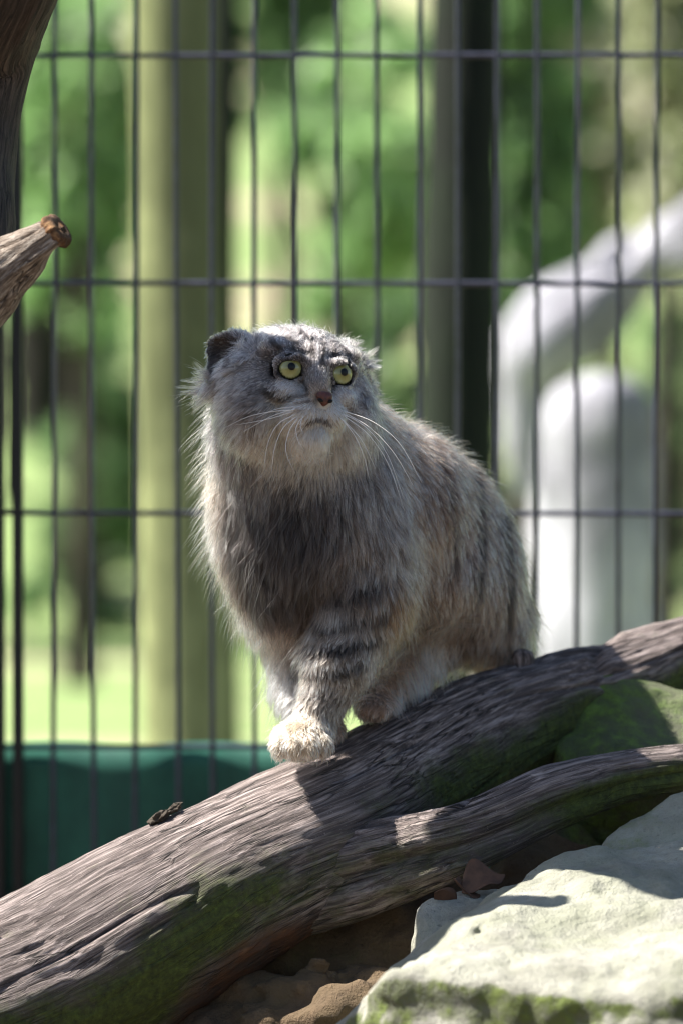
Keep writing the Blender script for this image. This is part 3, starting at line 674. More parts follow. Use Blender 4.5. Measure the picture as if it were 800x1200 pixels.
# far foreleg, behind the planted one
cap(P(336, 712, 0.055), P(356, 800, 0.06), 36*hs, 25*hs, 0.02)
cap(P(356, 800, 0.06), P(375, 848, 0.045), 26*hs, 22*hs, 0.015)
ell(P(378, 858, 0.03), np.array([26, 34, 16])*hs, 0.012)
# hind legs
cap(P(520, 728, 0.15), P(466, 792, 0.10), 40*hs, 21*hs, 0.02)
cap(P(466, 792, 0.10), P(440, 822, 0.055), 20*hs, 17*hs, 0.015)
ell(P(437, 829, 0.04), np.array([20, 30, 15])*hs, 0.012)
for dx in (-11, 0, 11): ell(P(437, 829, 0.04)+np.array([dx, -25, -3])*hs, np.array([7, 9, 9])*hs, 0.003)
cap(P(580, 730, 0.20), P(590, 768, 0.22), 42*hs, 24*hs, 0.02)
ell(P(585, 772, 0.205), np.array([26, 44, 16])*hs, 0.012)
# tail held low behind the rump
cap(P(575, 690, 0.28), P(590, 760, 0.36), 30*hs, 26*hs, 0.02); cap(P(590, 760, 0.36), P(560, 850, 0.40), 26*hs, 22*hs, 0.01)
N_BODY = len(prims)
# head (local px: right, up, forward)
he((0, 4, -12), (80, 58, 68), 22)
for s_ in (-1, 1):
    he((s_*47, -30, 4), (40, 44, 44), 18)       # cheeks
    he((s_*15, -43, 68), (17, 14, 17), 7)       # whisker pads
    he((s_*31, 30, 34), (27, 12, 20), 10)       # brow
    he((s_*33, -17, 44), (20, 13, 20), 9)      # below the eye
LIDS = [(H(s_*12, 17, 62), H(s_*28, 21.5, 66.5), H(s_*47, 15, 56)) for s_ in (-1, 1)]
he((0, -43, 48), (34, 26, 32), 14)              # muzzle
cap(H(0, 22, 46), H(0, -22, 76), 15*hs, 11.5*hs, 8*hs)   # bridge
he((0, -66, 54), (21, 15, 24), 9)               # chin
he((0, -27, 82), (10, 8, 8), 4)              # nose leather
EARS = []
for s_ in (-1, 1):
    ax_n = HR@np.array([s_*0.62, 0.10, 0.78]); ax_n /= np.linalg.norm(ax_n)          # the way the ear opens
    up_ = HR@np.array([s_*0.45, 0.89, -0.05]); up_ -= ax_n*(up_@ax_n); up_ /= np.linalg.norm(up_)
    R_ = np.stack([np.cross(up_, ax_n), up_, ax_n], 1)
    EARS.append((H(s_*(77 if s_ < 0 else 72), 17 if s_ < 0 else 18, -24), R_))
def cat_sdf(p, head=True):
    d = None; base = None
    for i, (t, a_, b_, c_, k) in enumerate(prims):
        e_ = sd_ell(p, a_, b_, c_) if t == 'e' else sd_cap(p, a_, b_, *c_)
        if i < N_BODY: d = e_ if d is None else smin(d, e_, k)
        else: base = e_ if base is None else smin(base, e_, k)
    for c_, R_ in EARS:
        sh = sd_ell(p, c_, np.array([40, 37, 20])*hs, R_)
        inn = sd_ell(p, c_+R_[:, 2]*13*hs+R_[:, 1]*1*hs, np.array([30, 29, 20])*hs, R_)
        base = smin(base, np.maximum(sh, -inn), 9*hs)
    for c_, ax in zip(EYES, EYE_AX):
        e_ = np.linalg.norm(p-c_, axis=-1)-EYE_R*1.0
        h_ = np.clip(0.5-0.5*(base+e_)/(3*hs), 0, 1); base = base+(-e_-base)*h_+3*hs*h_*(1-h_)
        q = p-(c_+ax*EYE_R*0.60); z = q@ax; rr = np.linalg.norm(q-z[..., None]*ax, axis=-1)
        tor = np.sqrt((rr-16.2*hs)**2+z*z)-2.7*hs
        base = smin(base, tor, 4*hs)
    for a_, b_, c_ in LIDS:
        base = smin(base, np.minimum(sd_cap(p, a_, b_, 2.0*hs, 2.6*hs), sd_cap(p, b_, c_, 2.6*hs, 2.2*hs)), 9*hs)
    # mouth line
    for a_, b_ in ((H(0, -55, 80), H(-18, -57, 70)), (H(0, -55, 80), H(18, -57, 70))):
        e_ = sd_cap(p, a_, b_, 2.2*hs, 1.6*hs); base = np.maximum(base, -e_)
    return smin(d, base, 0.022)
pts_all = np.array([q for t, a_, b_, c_, k in prims for q in ([a_-b_.max(), a_+b_.max()] if t == 'e' else [a_-c_[0], a_+c_[0], b_-c_[1], b_+c_[1]])])
cv, cf, CG = surface_net(cat_sdf, pts_all.min(0)-0.01, pts_all.max(0)+0.01, 0.0032)
# keep the one connected body
for _ in range(2):
    g_ = sdf_grad(cat_sdf, cv, 6e-4); cv = cv-g_*np.clip(cat_sdf(cv), -.002, .002)[:, None]

fast_sdf = grid_sdf(CG)
def fast_grad(p): return sdf_grad(fast_sdf, p, 0.0022)
def hit(px, py):
    """first point of the body on the line of sight through a photo pixel (or the closest approach)"""
    px, py = np.atleast_1d(px).astype(float), np.atleast_1d(py).astype(float)
    d_ = _F+np.array([1., 0, 0])*((px-400)/FPX)[:, None]+_U*((600-py)/FPX)[:, None]; d_ /= np.linalg.norm(d_, axis=1)[:, None]
    o_ = np.array([0, CAM_Y, CAM_Z]); t_ = np.full(len(px), 4.6); best = np.full(len(px), 9.); bt = t_.copy()
    for _ in range(70):
        s__ = cat_sdf(o_+d_*t_[:, None]); m_ = s__ < best; best[m_] = s__[m_]; bt[m_] = t_[m_]
        t_ = np.minimum(t_+np.maximum(s__*0.85, 1e-5), 5.5)
    p_ = o_+d_*bt[:, None]
    for _ in range(3): p_ = p_-sdf_grad(cat_sdf, p_)*cat_sdf(p_)[:, None]
    return p_

GREY, LGREY, DARK, BLACK = (.36, .345, .355), (.52, .50, .51), (.085, .08, .08), (.02, .018, .018)
TAN, RUST, WHITE, CREAM, BROWN = (.40, .30, .22), (.36, .215, .11), (1.5, 1.45, 1.36), (1.5, 1.3, 1.0), (.24, .18, .145)
PINK = (.85, .66, .52)
# px, py, length mm, flow x, flow y (photo axes), lift, colour, ticking 0..1, sigma px
MK = [
 (345, 402, 11, 0, -1, .55, GREY, .75, 16), (300, 402, 12, -.4, -1, .5, LGREY, .7, 16), (395, 398, 11, .3, -1, .55, GREY, .75, 16), (420, 405, 11, .6, -.8, .5, GREY, .7, 14),
 (372, 415, 8, 0, -1, .45, GREY, .5, 12), (372, 438, 4.5, 0, -1, .3, GREY, .4, 9), (382, 455, 3, -.1, -1, .2, (.85, .62, .42), .3, 8), (366, 462, 3.5, -.6, -.5, .25, (.75, .55, .4), .4, 7),
 (340, 412, 6, -.2, -1, .3, GREY, .6, 10), (404, 420, 6, .3, -1, .3, GREY, .6, 10), (318, 430, 6, -1, -.3, .3, GREY, .6, 10), (424, 438, 6, 1, -.2, .3, GREY, .6, 10),
 (340, 455, 3.5, -.8, .5, .2, (1.25, 1.2, 1.2), .1, 7), (408, 461, 3.5, .8, .5, .2, (1.25, 1.2, 1.2), .1, 7), (300, 455, 13, -1, .25, .3, GREY, .6, 14), (272, 462, 21, -1, .35, .35, GREY, .7, 16), (248, 478, 28, -1, .5, .4, GREY, .5, 18),
 (252, 520, 32, -.75, .8, .4, (.22, .205, .205), .45, 18), (285, 500, 26, -.75, .8, .35, (.25, .235, .23), .5, 15), (310, 490, 20, -.6, .85, .3, (.40, .36, .32), .5, 13), (335, 492, 12, -.5, .9, .25, CREAM, .3, 14),
 (352, 482, 5, -.8, .5, .25, (1.5, 1.3, 1.08), .2, 12), (392, 484, 5, .7, .6, .25, (1.5, 1.4, 1.25), .2, 12), (374, 487, 2.6, 0, 1, .2, WHITE, .1, 8), (372, 512, 11, -.05, 1, .25, WHITE, .1, 15), (390, 503, 6, .5, 1, .25, (1.1, .85, .58), .2, 7),
 (335, 525, 20, -.25, 1, .3, CREAM, .3, 20), (372, 535, 18, 0, 1, .35, (1.3, 1.2, 1.02), .2, 18), (405, 525, 20, .3, 1, .3, (1.15, 1.05, .9), .3, 17), (425, 480, 14, .85, .5, .3, GREY, .5, 12), (443, 455, 14, 1, .1, .4, GREY, .6, 12), (432, 515, 24, .6, .9, .35, (.34, .32, .31), .5, 14),
 (288, 412, 20, -1, .15, .45, LGREY, .7, 9), (282, 432, 22, -1, .3, .45, LGREY, .7, 9), (256, 392, 4, -.2, -1, .3, TAN, .5, 8), (290, 385, 7, .1, -1, .4, GREY, .6, 10), (240, 420, 6, -.6, .4, .3, GREY, .4, 10), (262, 415, 5, -.8, .2, .3, DARK, .2, 9), (440, 400, 7, .7, -.8, .4, GREY, .6, 10),
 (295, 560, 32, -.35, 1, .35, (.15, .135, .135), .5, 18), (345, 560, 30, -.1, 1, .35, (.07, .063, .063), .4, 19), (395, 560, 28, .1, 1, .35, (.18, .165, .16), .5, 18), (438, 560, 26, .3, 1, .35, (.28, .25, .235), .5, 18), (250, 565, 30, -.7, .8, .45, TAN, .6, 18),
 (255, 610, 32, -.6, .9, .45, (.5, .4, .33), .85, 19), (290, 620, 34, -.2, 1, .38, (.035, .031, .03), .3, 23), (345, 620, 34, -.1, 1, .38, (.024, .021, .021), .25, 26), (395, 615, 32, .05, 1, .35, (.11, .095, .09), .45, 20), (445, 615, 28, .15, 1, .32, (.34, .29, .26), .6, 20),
 (300, 690, 34, -.1, 1, .38, (.036, .031, .03), .25, 23), (345, 690, 34, 0, 1, .38, (.027, .024, .024), .22, 26), (390, 690, 28, .05, 1, .3, (.08, .07, .065), .4, 18), (262, 680, 30, -.6, .9, .45, (.62, .48, .38), .8, 16), (285, 735, 28, -.4, 1, .45, (1.2, 1.0, .84), .4, 17), (325, 760, 26, -.1, 1, .35, PINK, .3, 14), (312, 800, 24, -.4, 1, .45, WHITE, .2, 14),  # whitened left-edge markers carry the sunlit rim in their colour
 (430, 670, 24, .1, 1, .28, (.32, .255, .205), .55, 18), (475, 660, 24, .25, 1, .28, (.36, .29, .23), .55, 18), (470, 720, 24, .1, 1, .28, RUST, .4, 16), (430, 720, 20, 0, 1, .26, (.28, .21, .16), .5, 14), (385, 740, 10, -.1, 1, .26, (.52, .45, .38), .5, 15), (425, 755, 11, -.2, 1, .26, (.48, .41, .35), .5, 15),
 (365, 790, 9, -.15, 1, .25, (.55, .48, .41), .5, 14), (395, 800, 9, -.15, 1, .25, (.46, .40, .34), .5, 14), (350, 825, 9, -.15, 1, .25, (.56, .50, .43), .4, 10), (385, 835, 9, -.15, 1, .25, (.40, .35, .30), .4, 10), (350, 862, 7, -.1, 1, .3, (1.25, 1.0, .72), .3, 16), (380, 872, 7, .3, 1, .3, (1.0, .8, .58), .3, 12),
 (465, 480, 18, .7, .25, .5, (0.708, 0.530, 0.413), .8, 18), (500, 500, 18, .75, .4, .45, (0.561, 0.392, 0.288), .7, 18), (545, 520, 18, .6, .7, .42, (0.488, 0.339, 0.259), .7, 18), (470, 520, 18, .6, .8, .35, (0.512, 0.350, 0.240), .6, 18),
 (585, 575, 18, .35, 1, .4, (0.329, 0.239, 0.197), .6, 20), (545, 580, 18, .35, 1, .3, (0.366, 0.265, 0.211), .6, 20), (495, 570, 18, .4, 1, .28, (0.439, 0.286, 0.192), .6, 20), (500, 620, 18, .3, 1, .28, (0.415, 0.254, 0.163), .5, 18), (605, 640, 18, .2, 1, .38, (0.329, 0.239, 0.202), .6, 20), (560, 650, 18, .2, 1, .28, (0.354, 0.254, 0.202), .6, 22), (515, 680, 18, .15, 1, .28, (0.439, 0.307, 0.230), .5, 20),
 (610, 720, 22, .05, 1, .38, (0.390, 0.286, 0.230), .5, 18), (570, 730, 22, .05, 1, .28, (0.329, 0.239, 0.192), .5, 20), (520, 740, 28, 0, 1, .3, (0.512, 0.360, 0.269), .4, 18), (490, 765, 30, -.1, 1, .35, (1.159, 0.827, 0.595), .3, 16), (545, 780, 26, -.1, 1, .32, (1.037, 0.742, 0.538), .3, 16), (455, 790, 20, -.3, 1, .35, (1.037, 0.700, 0.480), .3, 12), (437, 830, 6, -.2, 1, .3, (0.683, 0.456, 0.336), .2, 12),
]
mk_p = hit([m_[0] for m_ in MK], [m_[1] for m_ in MK])
mk_v = np.array([[m_[2], m_[3], m_[4], m_[5], *m_[6], m_[7]] for m_ in MK]); mk_s = np.array([m_[8] for m_ in MK])*hs*1.05
def field(p):
    out_ = np.empty((len(p), mk_v.shape[1]))
    for i in range(0, len(p), 20000):
        q = p[i:i+20000]; d2_ = ((q[:, None, :]-mk_p[None])**2).sum(-1)
        w_ = np.exp(-d2_/(2*mk_s**2))+1e-5/(1+d2_/(0.03**2))**2; w_ /= w_.sum(1)[:, None]; out_[i:i+20000] = w_@mk_v
    return out_
# dark markings: polylines of photo pixels laid on the body, radius px, strength, colour
LINES = [
 ([(342, 468), (328, 467), (310, 459)], 4.2, 1, BLACK), ([(308, 462), (296, 458)], 3.5, .7, DARK), ([(420, 464), (430, 468)], 3.5, .8, DARK), ([(328, 437), (318, 440)], 3, .9, BLACK), ([(357, 447), (361, 456)], 3, .9, BLACK), ([(392, 453), (390, 461)], 2.5, .8, BLACK), ([(413, 470), (424, 478)], 3, .6, DARK),
 ([(326, 451), (338, 457), (353, 456)], 3.8, .85, (1.7, 1.65, 1.65)), ([(393, 463), (404, 467), (417, 461)], 3.8, .85, (1.7, 1.65, 1.65)), ([(342, 480), (354, 479), (362, 484)], 6.5, .9, (1.7, 1.55, 1.35)), ([(384, 485), (396, 488)], 6.5, .9, (1.7, 1.6, 1.45)), ([(360, 508), (372, 510), (384, 508)], 8, .6, (1.7, 1.62, 1.5)),
 ([(334, 398), (347, 404)], 3.6, 1, BLACK), ([(350, 392), (359, 399)], 3.4, .9, BLACK), ([(364, 400), (366, 420)], 3.4, 1, BLACK), ([(378, 406), (377, 428)], 3.6, 1, BLACK), ([(389, 401), (392, 414)], 3.4, .95, BLACK), ([(316, 400), (328, 408)], 3.2, .9, BLACK), ([(400, 408), (407, 414)], 3.2, .9, BLACK), ([(342, 411), (354, 418)], 3, .9, BLACK), ([(326, 389), (338, 392)], 3, .8, BLACK), ([(410, 400), (416, 406)], 3, .8, BLACK), ([(304, 412), (312, 418)], 3, .7, BLACK), ([(296, 398), (306, 402)], 2.8, .7, BLACK), ([(368, 390), (374, 395)], 2.8, .8, BLACK),
 ([(300, 470), (280, 472)], 3, .7, DARK), ([(296, 484), (276, 492)], 3.2, .7, DARK), ([(430, 476), (440, 486)], 3, .7, DARK),
 ([(358, 497), (364, 495), (372, 493), (380, 495), (387, 498)], 2.4, 1, BLACK), ([(362, 462), (354, 466), (344, 467)], 3, .9, (.05, .035, .03)), ([(362, 471), (346, 474)], 2.2, .8, (.07, .05, .04)), ([(358, 480), (344, 484)], 1.8, .7, BROWN), ([(384, 448), (380, 456)], 3, .6, (.7, .42, .26)), ([(372, 466), (369, 472)], 2.4, .9, DARK),
 ([(262, 400), (256, 425), (262, 445)], 7, .6, BROWN), ([(270, 395), (285, 398)], 4, .6, DARK), ([(270, 495), (290, 480)], 4, .5, DARK), ([(262, 530), (285, 512)], 4, .5, DARK),
 ([(352, 702), (385, 710), (440, 694)], 5, 1, BLACK), ([(340, 732), (385, 740), (448, 724)], 4.5, 1, BLACK), ([(342, 763), (388, 768), (442, 752)], 4.5, 1, BLACK), ([(344, 792), (385, 795), (425, 784)], 4, .9, BLACK), ([(342, 818), (390, 818)], 3.5, .6, DARK),
 ([(535, 512), (556, 560), (562, 640), (556, 700)], 7, 1, BLACK), ([(568, 540), (588, 600), (594, 680), (590, 740)], 6.5, 1, BLACK), ([(505, 520), (526, 580), (531, 670)], 6.5, .9, (.06, .04, .03)), ([(604, 590), (615, 650), (615, 720)], 5, .8, DARK), ([(520, 600), (523, 622)], 8, .9, (.12, .06, .04)), ([(490, 540), (502, 640)], 5, .6, DARK), ([(545, 700), (550, 760)], 5, .4, DARK), ([(338, 850), (341, 866)], 1.6, .6, BROWN), ([(358, 852), (360, 872)], 1.6, .6, BROWN),
]
ln_p, ln_r, ln_w, ln_c = [], [], [], []
for pts_, r_, w_, c_ in LINES:
    q_, _ = spline(np.array(pts_, float) if len(pts_) > 1 else np.array(pts_*2, float), max(3, int(sum(math.dist(pts_[j], pts_[j+1]) for j in range(len(pts_)-1))/r_*1.4)))
    h_ = hit(q_[:, 0], q_[:, 1]); ln_p.append(h_); ln_r += [r_*hs]*len(h_); ln_w += [w_]*len(h_); ln_c += [c_]*len(h_)
ln_p = np.vstack(ln_p); ln_r, ln_w, ln_c = np.array(ln_r), np.array(ln_w), np.array(ln_c)
CM = 0.82
def markings(p, colr):
    al = np.zeros(len(p))
    lp = ln_p.astype(np.float32); l2 = (lp**2).sum(1); ir2 = (1/(2*ln_r**2)).astype(np.float32)
    for i in range(0, len(p), 20000):
        q = p[i:i+20000].astype(np.float32); d2_ = np.maximum((q**2).sum(1)[:, None]+l2-2*q@lp.T, 0)*ir2
        j = d2_.argmin(1); a_ = (ln_w[j]*np.exp(-d2_[np.arange(len(j)), j]**1.3))[:, None]
        colr[i:i+20000] = colr[i:i+20000]*(1-a_)+ln_c[j]*a_; al[i:i+20000] = a_[:, 0]
    return colr, al

# ---- body mesh
skin = M('cat_skin'); skin = skin.done(skin.principled(skin.attr('tint').outputs['Color'], 0.85))
NOSE_C = H(0, -27, 88)
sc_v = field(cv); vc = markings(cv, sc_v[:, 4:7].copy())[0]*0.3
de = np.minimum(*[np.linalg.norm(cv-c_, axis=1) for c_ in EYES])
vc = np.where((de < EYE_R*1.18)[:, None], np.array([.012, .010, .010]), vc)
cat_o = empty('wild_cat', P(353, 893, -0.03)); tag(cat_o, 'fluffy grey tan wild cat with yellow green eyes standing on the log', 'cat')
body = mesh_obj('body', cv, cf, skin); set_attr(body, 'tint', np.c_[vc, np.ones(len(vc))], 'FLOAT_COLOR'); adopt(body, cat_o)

# ---- fur
def sample(n, seed, weight=None):
    r = np.random.default_rng(seed); tri = np.vstack([cf[:, [0, 1, 2]], cf[:, [0, 2, 3]]]); A, B, C = cv[tri[:, 0]], cv[tri[:, 1]], cv[tri[:, 2]]
    ar = 0.5*np.linalg.norm(np.cross(B-A, C-A), axis=1)
    if weight is not None: ar = ar*weight((A+B+C)/3)
    t_ = r.choice(len(tri), n, p=ar/ar.sum()); u_, v_ = r.random(n), r.random(n); s__ = u_+v_ > 1; u_[s__] = 1-u_[s__]; v_[s__] = 1-v_[s__]
    return A[t_]+(B-A)[t_]*u_[:, None]+(C-A)[t_]*v_[:, None]
def fur(name, n, seed, K=7, spot=None, dim=1.0, len_mul=1.0, rad=0.00013, stray=0.0, weight=None, clump_n=0, clump=0.5):
    r = np.random.default_rng(seed)
    p = sample(n, seed, weight); nrm = fast_grad(p)
    de = np.minimum(*[np.linalg.norm(p-c_, axis=1) for c_ in EYES]); dn = np.linalg.norm((p-NOSE_C)/np.array([1, 1, 1]), axis=1)
    if spot is not None: weight = None
    ok = (de > EYE_R*1.13) & (dn > 11.3*hs); p, nrm, de = p[ok], nrm[ok], de[ok]; n = len(p)
    fv = field(p); L = fv[:, 0]*1e-3*len_mul*(0.72+0.5*r.random(n))
    if spot is not None: L = spot[2]*(0.6+0.6*r.random(n))
    L = np.minimum(L, 0.0014+np.maximum(0, de-EYE_R*1.12)*0.6)
    flow = fv[:, 1:2]*np.array([1., 0, 0])-fv[:, 2:3]*np.array([0, 0, 1.])
    if spot is not None: flow = np.tile(spot[3], (n, 1)); fv[:, 3] = spot[4]
    # hair on surfaces turned away from the viewer also sweeps back along the body
    flow = flow+np.array([0.25, 0.55, 0])*np.clip(nrm[:, 1:2]+0.15, 0, 1)
    wn = np.stack([noise(p*55, seed+k) for k in (1, 2, 3)], 1); flow = flow+0.5*wn+0.36*np.stack([noise(p*160, seed+k) for k in (4, 5, 6)], 1)
    tan_ = flow-nrm*(flow*nrm).sum(1)[:, None]; tan_ /= np.maximum(np.linalg.norm(tan_, axis=1), 1e-6)[:, None]
    lift = (fv[:, 3]+stray*r.random(n))[:, None]
    rnd = r.normal(size=(n, 3)); rnd -= nrm*(rnd*nrm).sum(1)[:, None]
    d0 = nrm*(lift+0.22)+tan_*(1-lift*0.6)+rnd*(0.10+0.3*stray); d0 /= np.linalg.norm(d0, axis=1)[:, None]
    s_ = np.linspace(0, 1, K)[None, :, None]
    bend = tan_*0.35+np.array([0, 0, -0.22])+rnd*0.05-nrm*(0.24-0.15*stray)
    X = p[:, None, :]+L[:, None, None]*(d0[:, None, :]*s_+bend[:, None, :]*s_**2*0.6)
    uc = r.random(n)
    if clump_n:
        cid = r.choice(n, min(clump_n, n), replace=False); kd = kdtree.KDTree(len(cid))
        for j, c_ in enumerate(cid): kd.insert(p[c_], j)
        kd.balance(); near = np.array([kd.find(q)[1] for q in p]); g_ = cid[near]; uc = r.random(len(cid))[near]; bc = (0.45+1.15*r.random(len(cid))**1.3)[near]
        off = X[g_]-X; far_ = np.linalg.norm(p[g_]-p, axis=1) < 0.012
        X = X+off*(s_**1.4)*clump*(0.75+0.25*r.random((n, 1, 1)))*far_[:, None, None]
    X[:, :, :] += np.stack([noise((p*900+7*k), seed+20+k) for k in range(3)], 1)[:, None, :]*0.05*L[:, None, None]*s_**2
    # keep strands out of the skin
    flat = X[:, 1:].reshape(-1, 3); sd_ = fast_sdf(flat); bad = sd_ < 0.0006
    if bad.any():
        fb = flat[bad]; fb = fb+fast_grad(fb)*(0.0008-sd_[bad])[:, None]; flat[bad] = fb; X[:, 1:] = flat.reshape(n, K-1, 3)
    # colour along each strand: darker root, base band, pale or black tip (ticked fur)
    pm = X[:, int(K*0.6)]; pm = pm-fast_grad(pm)*fast_sdf(pm)[:, None]; fv = field(pm)
    if spot is not None: fv[:, 4:7] = spot[5]; fv[:, 7] = 0.9
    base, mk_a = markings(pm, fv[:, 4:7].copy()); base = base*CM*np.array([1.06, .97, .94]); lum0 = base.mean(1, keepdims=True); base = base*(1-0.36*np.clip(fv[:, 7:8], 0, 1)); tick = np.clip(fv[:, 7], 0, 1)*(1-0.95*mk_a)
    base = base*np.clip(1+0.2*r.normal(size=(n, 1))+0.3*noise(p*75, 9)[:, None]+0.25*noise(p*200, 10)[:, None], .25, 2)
    if clump_n: base = base*bc[:, None]
    lum = base.mean(1, keepdims=True)
    u = np.where(r.random(n) < 0.88, uc, r.random(n)); tip = np.where((u < tick*0.68)[:, None], np.minimum(0.94, lum0*2.1+0.05+0.18*sstep(0.02, 0.2, lum0))*np.array([1.03, .985, .93]), base*1.15)
    tip = np.where((u > 1-tick*0.20)[:, None], base*0.25, tip)
    S_ = s_[..., 0][..., None]
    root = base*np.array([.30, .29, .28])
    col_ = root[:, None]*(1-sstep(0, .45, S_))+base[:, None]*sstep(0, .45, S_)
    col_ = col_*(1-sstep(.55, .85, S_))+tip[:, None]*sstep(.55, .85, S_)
    col_ = np.clip(col_*dim, 0.006, 0.9)
    hc = bpy.data.hair_curves.new(name); hc.add_curves([K]*n)
    hc.attributes['position'].data.foreach_set('vector', X.astype(np.float32).ravel())
    ra = hc.attributes.get('radius') or hc.attributes.new('radius', 'FLOAT', 'POINT')
    rr = rad*(0.75+0.5*r.random((n, 1)))*np.interp(np.linspace(0, 1, K), [0, .3, .75, 1], [.8, 1, .7, .12])[None]
    ra.data.foreach_set('value', rr.astype(np.float32).ravel())
    ta = hc.attributes.new('tint', 'FLOAT_COLOR', 'POINT'); ta.data.foreach_set('color', np.concatenate([col_, np.ones((n, K, 1))], 2).astype(np.float32).ravel())
    hc.materials.append(fur_m); o = bpy.data.objects.new(name, hc); col.objects.link(o); return adopt(o, cat_o)
fm = M('cat_fur'); hb = fm.n('BsdfHairPrincipled', _model='CHIANG', _parametrization='COLOR')
fm.t.links.new(fm.attr('tint').outputs['Color'], hb.inputs['Color'])
hb.inputs['Roughness'].default_value = 0.42; hb.inputs['Radial Roughness'].default_value = 0.55; hb.inputs['Coat'].default_value = 0.0
hb.inputs['IOR'].default_value = 1.5
fur_m = fm.done(hb)
def face_w(p):
    d_ = np.linalg.norm(p-HC, axis=1); f_ = (p-HC)@HR[:, 2]
    front = np.clip((-(p[:, 1])+0.25)/0.3, 0.35, 1.3)
    return (1+2.2*sstep(.10, .05, d_)*sstep(-.02, .03, f_))*front
fur('undercoat', 120000, 101, K=5, dim=0.45, len_mul=0.5, rad=0.00018, weight=face_w, clump_n=0)  # dim paints shade into the gaps between the locks
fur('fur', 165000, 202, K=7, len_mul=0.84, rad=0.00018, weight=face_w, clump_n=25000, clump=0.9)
SP = hit([284, 440], [424, 420])
fur('ear_tuft', 900, 404, K=8, rad=0.00015, weight=lambda q: np.exp(-(np.linalg.norm(q-SP[0], axis=1)/(13*hs))**4)+1e-9, spot=(0, 0, .024, HR@np.array([-1., .12, .1]), .75, (.42, .41, .42)), clump_n=60, clump=.8)
fur('ear_tuft', 350, 405, K=8, rad=0.00014, weight=lambda q: np.exp(-(np.linalg.norm(q-SP[1], axis=1)/(9*hs))**4)+1e-9, spot=(0, 0, .016, HR@np.array([1., .5, .1]), .7, (.42, .41, .42)), clump_n=30, clump=.8)
fur('guard_hair', 12000, 303, K=8, len_mul=1.25, rad=0.00012, stray=0.35, weight=face_w)

# ---- eyes
def cap_mesh(name, c_, ax, R, ang, mat, parent, rings=10, seg=40, bulge=0.0):
    ax = np.asarray(ax); u_ = np.cross(ax, [0, 0, 1.]); u_ /= np.linalg.norm(u_); w_ = np.cross(ax, u_)
    vs, fs = [c_+ax*(R+bulge)], []
    for i in range(1, rings+1):
        a_ = ang*i/rings
        for j in range(seg):
            b_ = 2*math.pi*j/seg; rr = R+bulge*(1-(i/rings)**2)
            vs.append(c_+rr*(ax*math.cos(a_)+(u_*math.cos(b_)+w_*math.sin(b_))*math.sin(a_)))
    for j in range(seg):
        fs.append((0, 1+j, 1+(j+1) % seg))
        for i in range(rings-1): a0 = 1+i*seg; fs.append((a0+j, a0+seg+j, a0+seg+(j+1) % seg, a0+(j+1) % seg))
    o = mesh_obj(name, vs, fs, mat); bm = bmesh.new(); bm.from_mesh(o.data); bmesh.ops.recalc_face_normals(bm, faces=bm.faces); bm.to_mesh(o.data); bm.free()
    return o
white_m = M('eye_white'); white_m = white_m.done(white_m.principled(lin(70, 62, 50), 0.15, Coat__Weight=0.6))
pup_m = M('pupil_black'); pup_m = pup_m.done(pup_m.principled((.003, .003, .003, 1), 0.3, Specular__IOR__Level=0.3))
ir = M('iris_yellow_green'); rad_ = ir.attr('ring').outputs['Fac']; st_ = ir.attr('spoke').outputs['Vector']
sn = ir.noise(ir.scale(st_, (1, 1, .5)), 16, 4, .65)
icol = ir.ramp(ir.math('ADD', rad_, ir.math('MULTIPLY', ir.math('SUBTRACT', sn, .5), .45)), [(0.2, lin(96, 92, 48)), (0.42, lin(142, 142, 82)), (0.74, lin(162, 166, 110)), (0.86, lin(78, 80, 46)), (0.95, lin(12, 12, 8))])
ir_m = ir.done(ir.principled(icol, 0.12, Coat__Weight=1.0, Coat__Roughness=0.03))
GAZE = HR@np.array([0.0, 0.03, 1.0])
for c_, ax in zip(EYES, EYE_AX):
    gz = 0.55*ax+0.45*GAZE+np.array([-0.05, 0, 0.03]); gz /= np.linalg.norm(gz)
    ball = cap_mesh('eye', c_, gz, EYE_R, math.pi*0.98, white_m, None, 24, 40); adopt(ball, cat_o)
    io = cap_mesh('iris', c_, gz, EYE_R*1.012, math.radians(53), ir_m, None, 14, 48, bulge=EYE_R*0.05)
    n_ = len(io.data.vertices); ring = np.r_[0, np.repeat(np.arange(1, 15)/14, 48)]; ang_ = np.r_[0, np.tile(np.arange(48)/48*2*math.pi, 14)]
    set_attr(io, 'ring', ring); set_attr(io, 'spoke', np.stack([np.cos(ang_)*1.2, np.sin(ang_)*1.2, ring*.4], 1), 'FLOAT_VECTOR')
    adopt(io, ball); adopt(cap_mesh('pupil', c_, gz, EYE_R*1.03, math.radians(23), pup_m, None, 6, 28, bulge=EYE_R*0.045), ball)
for ch in [o for o in bpy.data.objects if o.name.split('.')[0] in ('iris', 'pupil')]: ch.matrix_parent_inverse = Matrix.Identity(4)
# ---- nose leather
bm = bmesh.new(); bmesh.ops.create_icosphere(bm, subdivisions=4, radius=1.0)
for v in bm.verts:
    x, y, z = v.co; wd = 12.5*(0.55+0.45*(z*0.5+0.5)); cx = wd*x; 
    nd = 0.0
    for s_ in (-1, 1): nd += math.exp(-(((x-s_*0.55)/0.28)**2+((z+0.15)/0.3)**2))*(1 if y < 0 else 0)
    q = H(cx, -26+8.8*z+1.5*abs(x), 86+(-y)*(6.5 if y < 0 else 9)-1.0*nd)
    v.co = Vector(q)
me = bpy.data.meshes.new('nose'); bm.to_mesh(me); bm.free()
for p_ in me.polygons: p_.use_smooth = True
nm = M('nose_leather'); nz = nm.noise(nm.pos, 420, 4); nm = nm.done(nm.principled(nm.ramp(nz, [(0.3, lin(52, 28, 24)), (0.7, lin(112, 62, 50))]), 0.45, nm.bump(nz, .5, .0006), Subsurface__Weight=0.1))
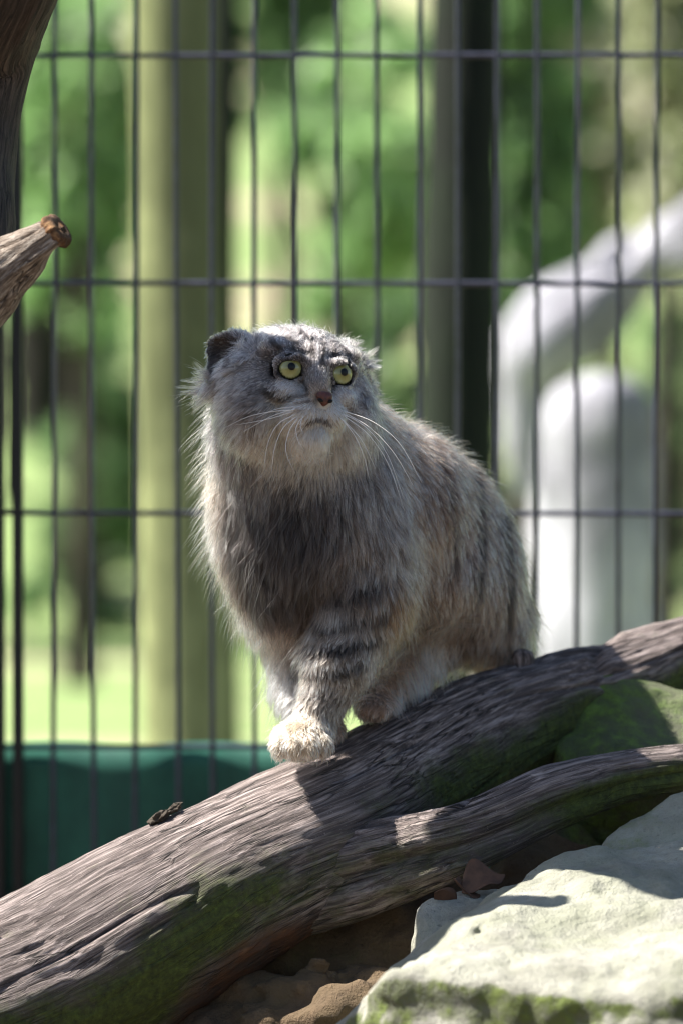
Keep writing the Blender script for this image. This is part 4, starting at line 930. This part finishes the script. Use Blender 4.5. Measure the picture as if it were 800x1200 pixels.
me.materials.append(nm); nose_o = bpy.data.objects.new('nose', me); col.objects.link(nose_o); adopt(nose_o, cat_o)
for s_ in (-1, 1):
    bm = bmesh.new(); bmesh.ops.create_icosphere(bm, subdivisions=3, radius=1.0)
    for v in bm.verts: v.co = Vector(H(s_*(6.0+3.4*v.co.x+1.2*v.co.z), -28.5+2.4*v.co.z, 90.0+2.4*v.co.y))
    me = bpy.data.meshes.new('nostril'); bm.to_mesh(me); bm.free(); me.materials.append(pup_m)
    for p_ in me.polygons: p_.use_smooth = True
    o = bpy.data.objects.new('nostril', me); col.objects.link(o); o.parent = nose_o
# ---- whiskers: photo pixels, each bowed out in front of the fur
wm = M('whisker'); wm = wm.done(wm.principled((.85, .82, .78, 1), 0.35))
WH = [[(349, 478), (318, 488), (285, 506)], [(347, 481), (322, 489), (300, 494), (276, 498)], [(349, 484), (326, 497), (314, 520), (309, 552)], [(351, 486), (333, 500), (322, 525), (318, 556)], [(352, 487), (340, 503), (335, 528), (346, 556)],
      [(354, 488), (347, 502), (350, 518), (357, 528)], [(356, 486), (352, 498), (356, 510)], [(350, 480), (322, 482), (292, 488), (262, 502)], [(347, 476), (322, 480), (300, 490)],
      [(398, 484), (425, 498), (452, 530), (472, 582)], [(400, 486), (430, 508), (455, 545), (474, 600)], [(400, 481), (436, 494), (468, 520), (494, 566)], [(402, 483), (434, 502), (462, 532), (484, 570)], [(397, 488), (415, 510), (427, 538), (432, 560)], [(396, 487), (422, 514), (440, 550)]]
for pts_ in WH:
    q_, _ = spline(np.array(pts_, float), 9); a0 = hit(q_[:1, 0], q_[:1, 1])[0]; c = []
    for j, (x, y) in enumerate(q_):
        t_ = j/8; Yw = a0[1]-0.004*0-(0.030*t_-0.012*t_*t_) if j else a0[1]+0.003
        c.append(np.r_[P(x, y, Yw), 0.0004*(1-0.8*t_)])
    o, *_ = capped_tube_obj('whisker', np.array(c), 20, 6, wm, ref=(0.2, 1, 0.3)); adopt(o, cat_o)
for nm_, q in (('eyeL', EYES[0]+EYE_AX[0]*EYE_R), ('eyeR', EYES[1]+EYE_AX[1]*EYE_R), ('nose', NOSE_C), ('top', H(0, 66, -8)), ('chin', H(0, -77, 60)), ('earL', EARS[0][0]), ('earR', EARS[1][0])): print('PROJ', nm_, [round(float(t)) for t in proj(q)])
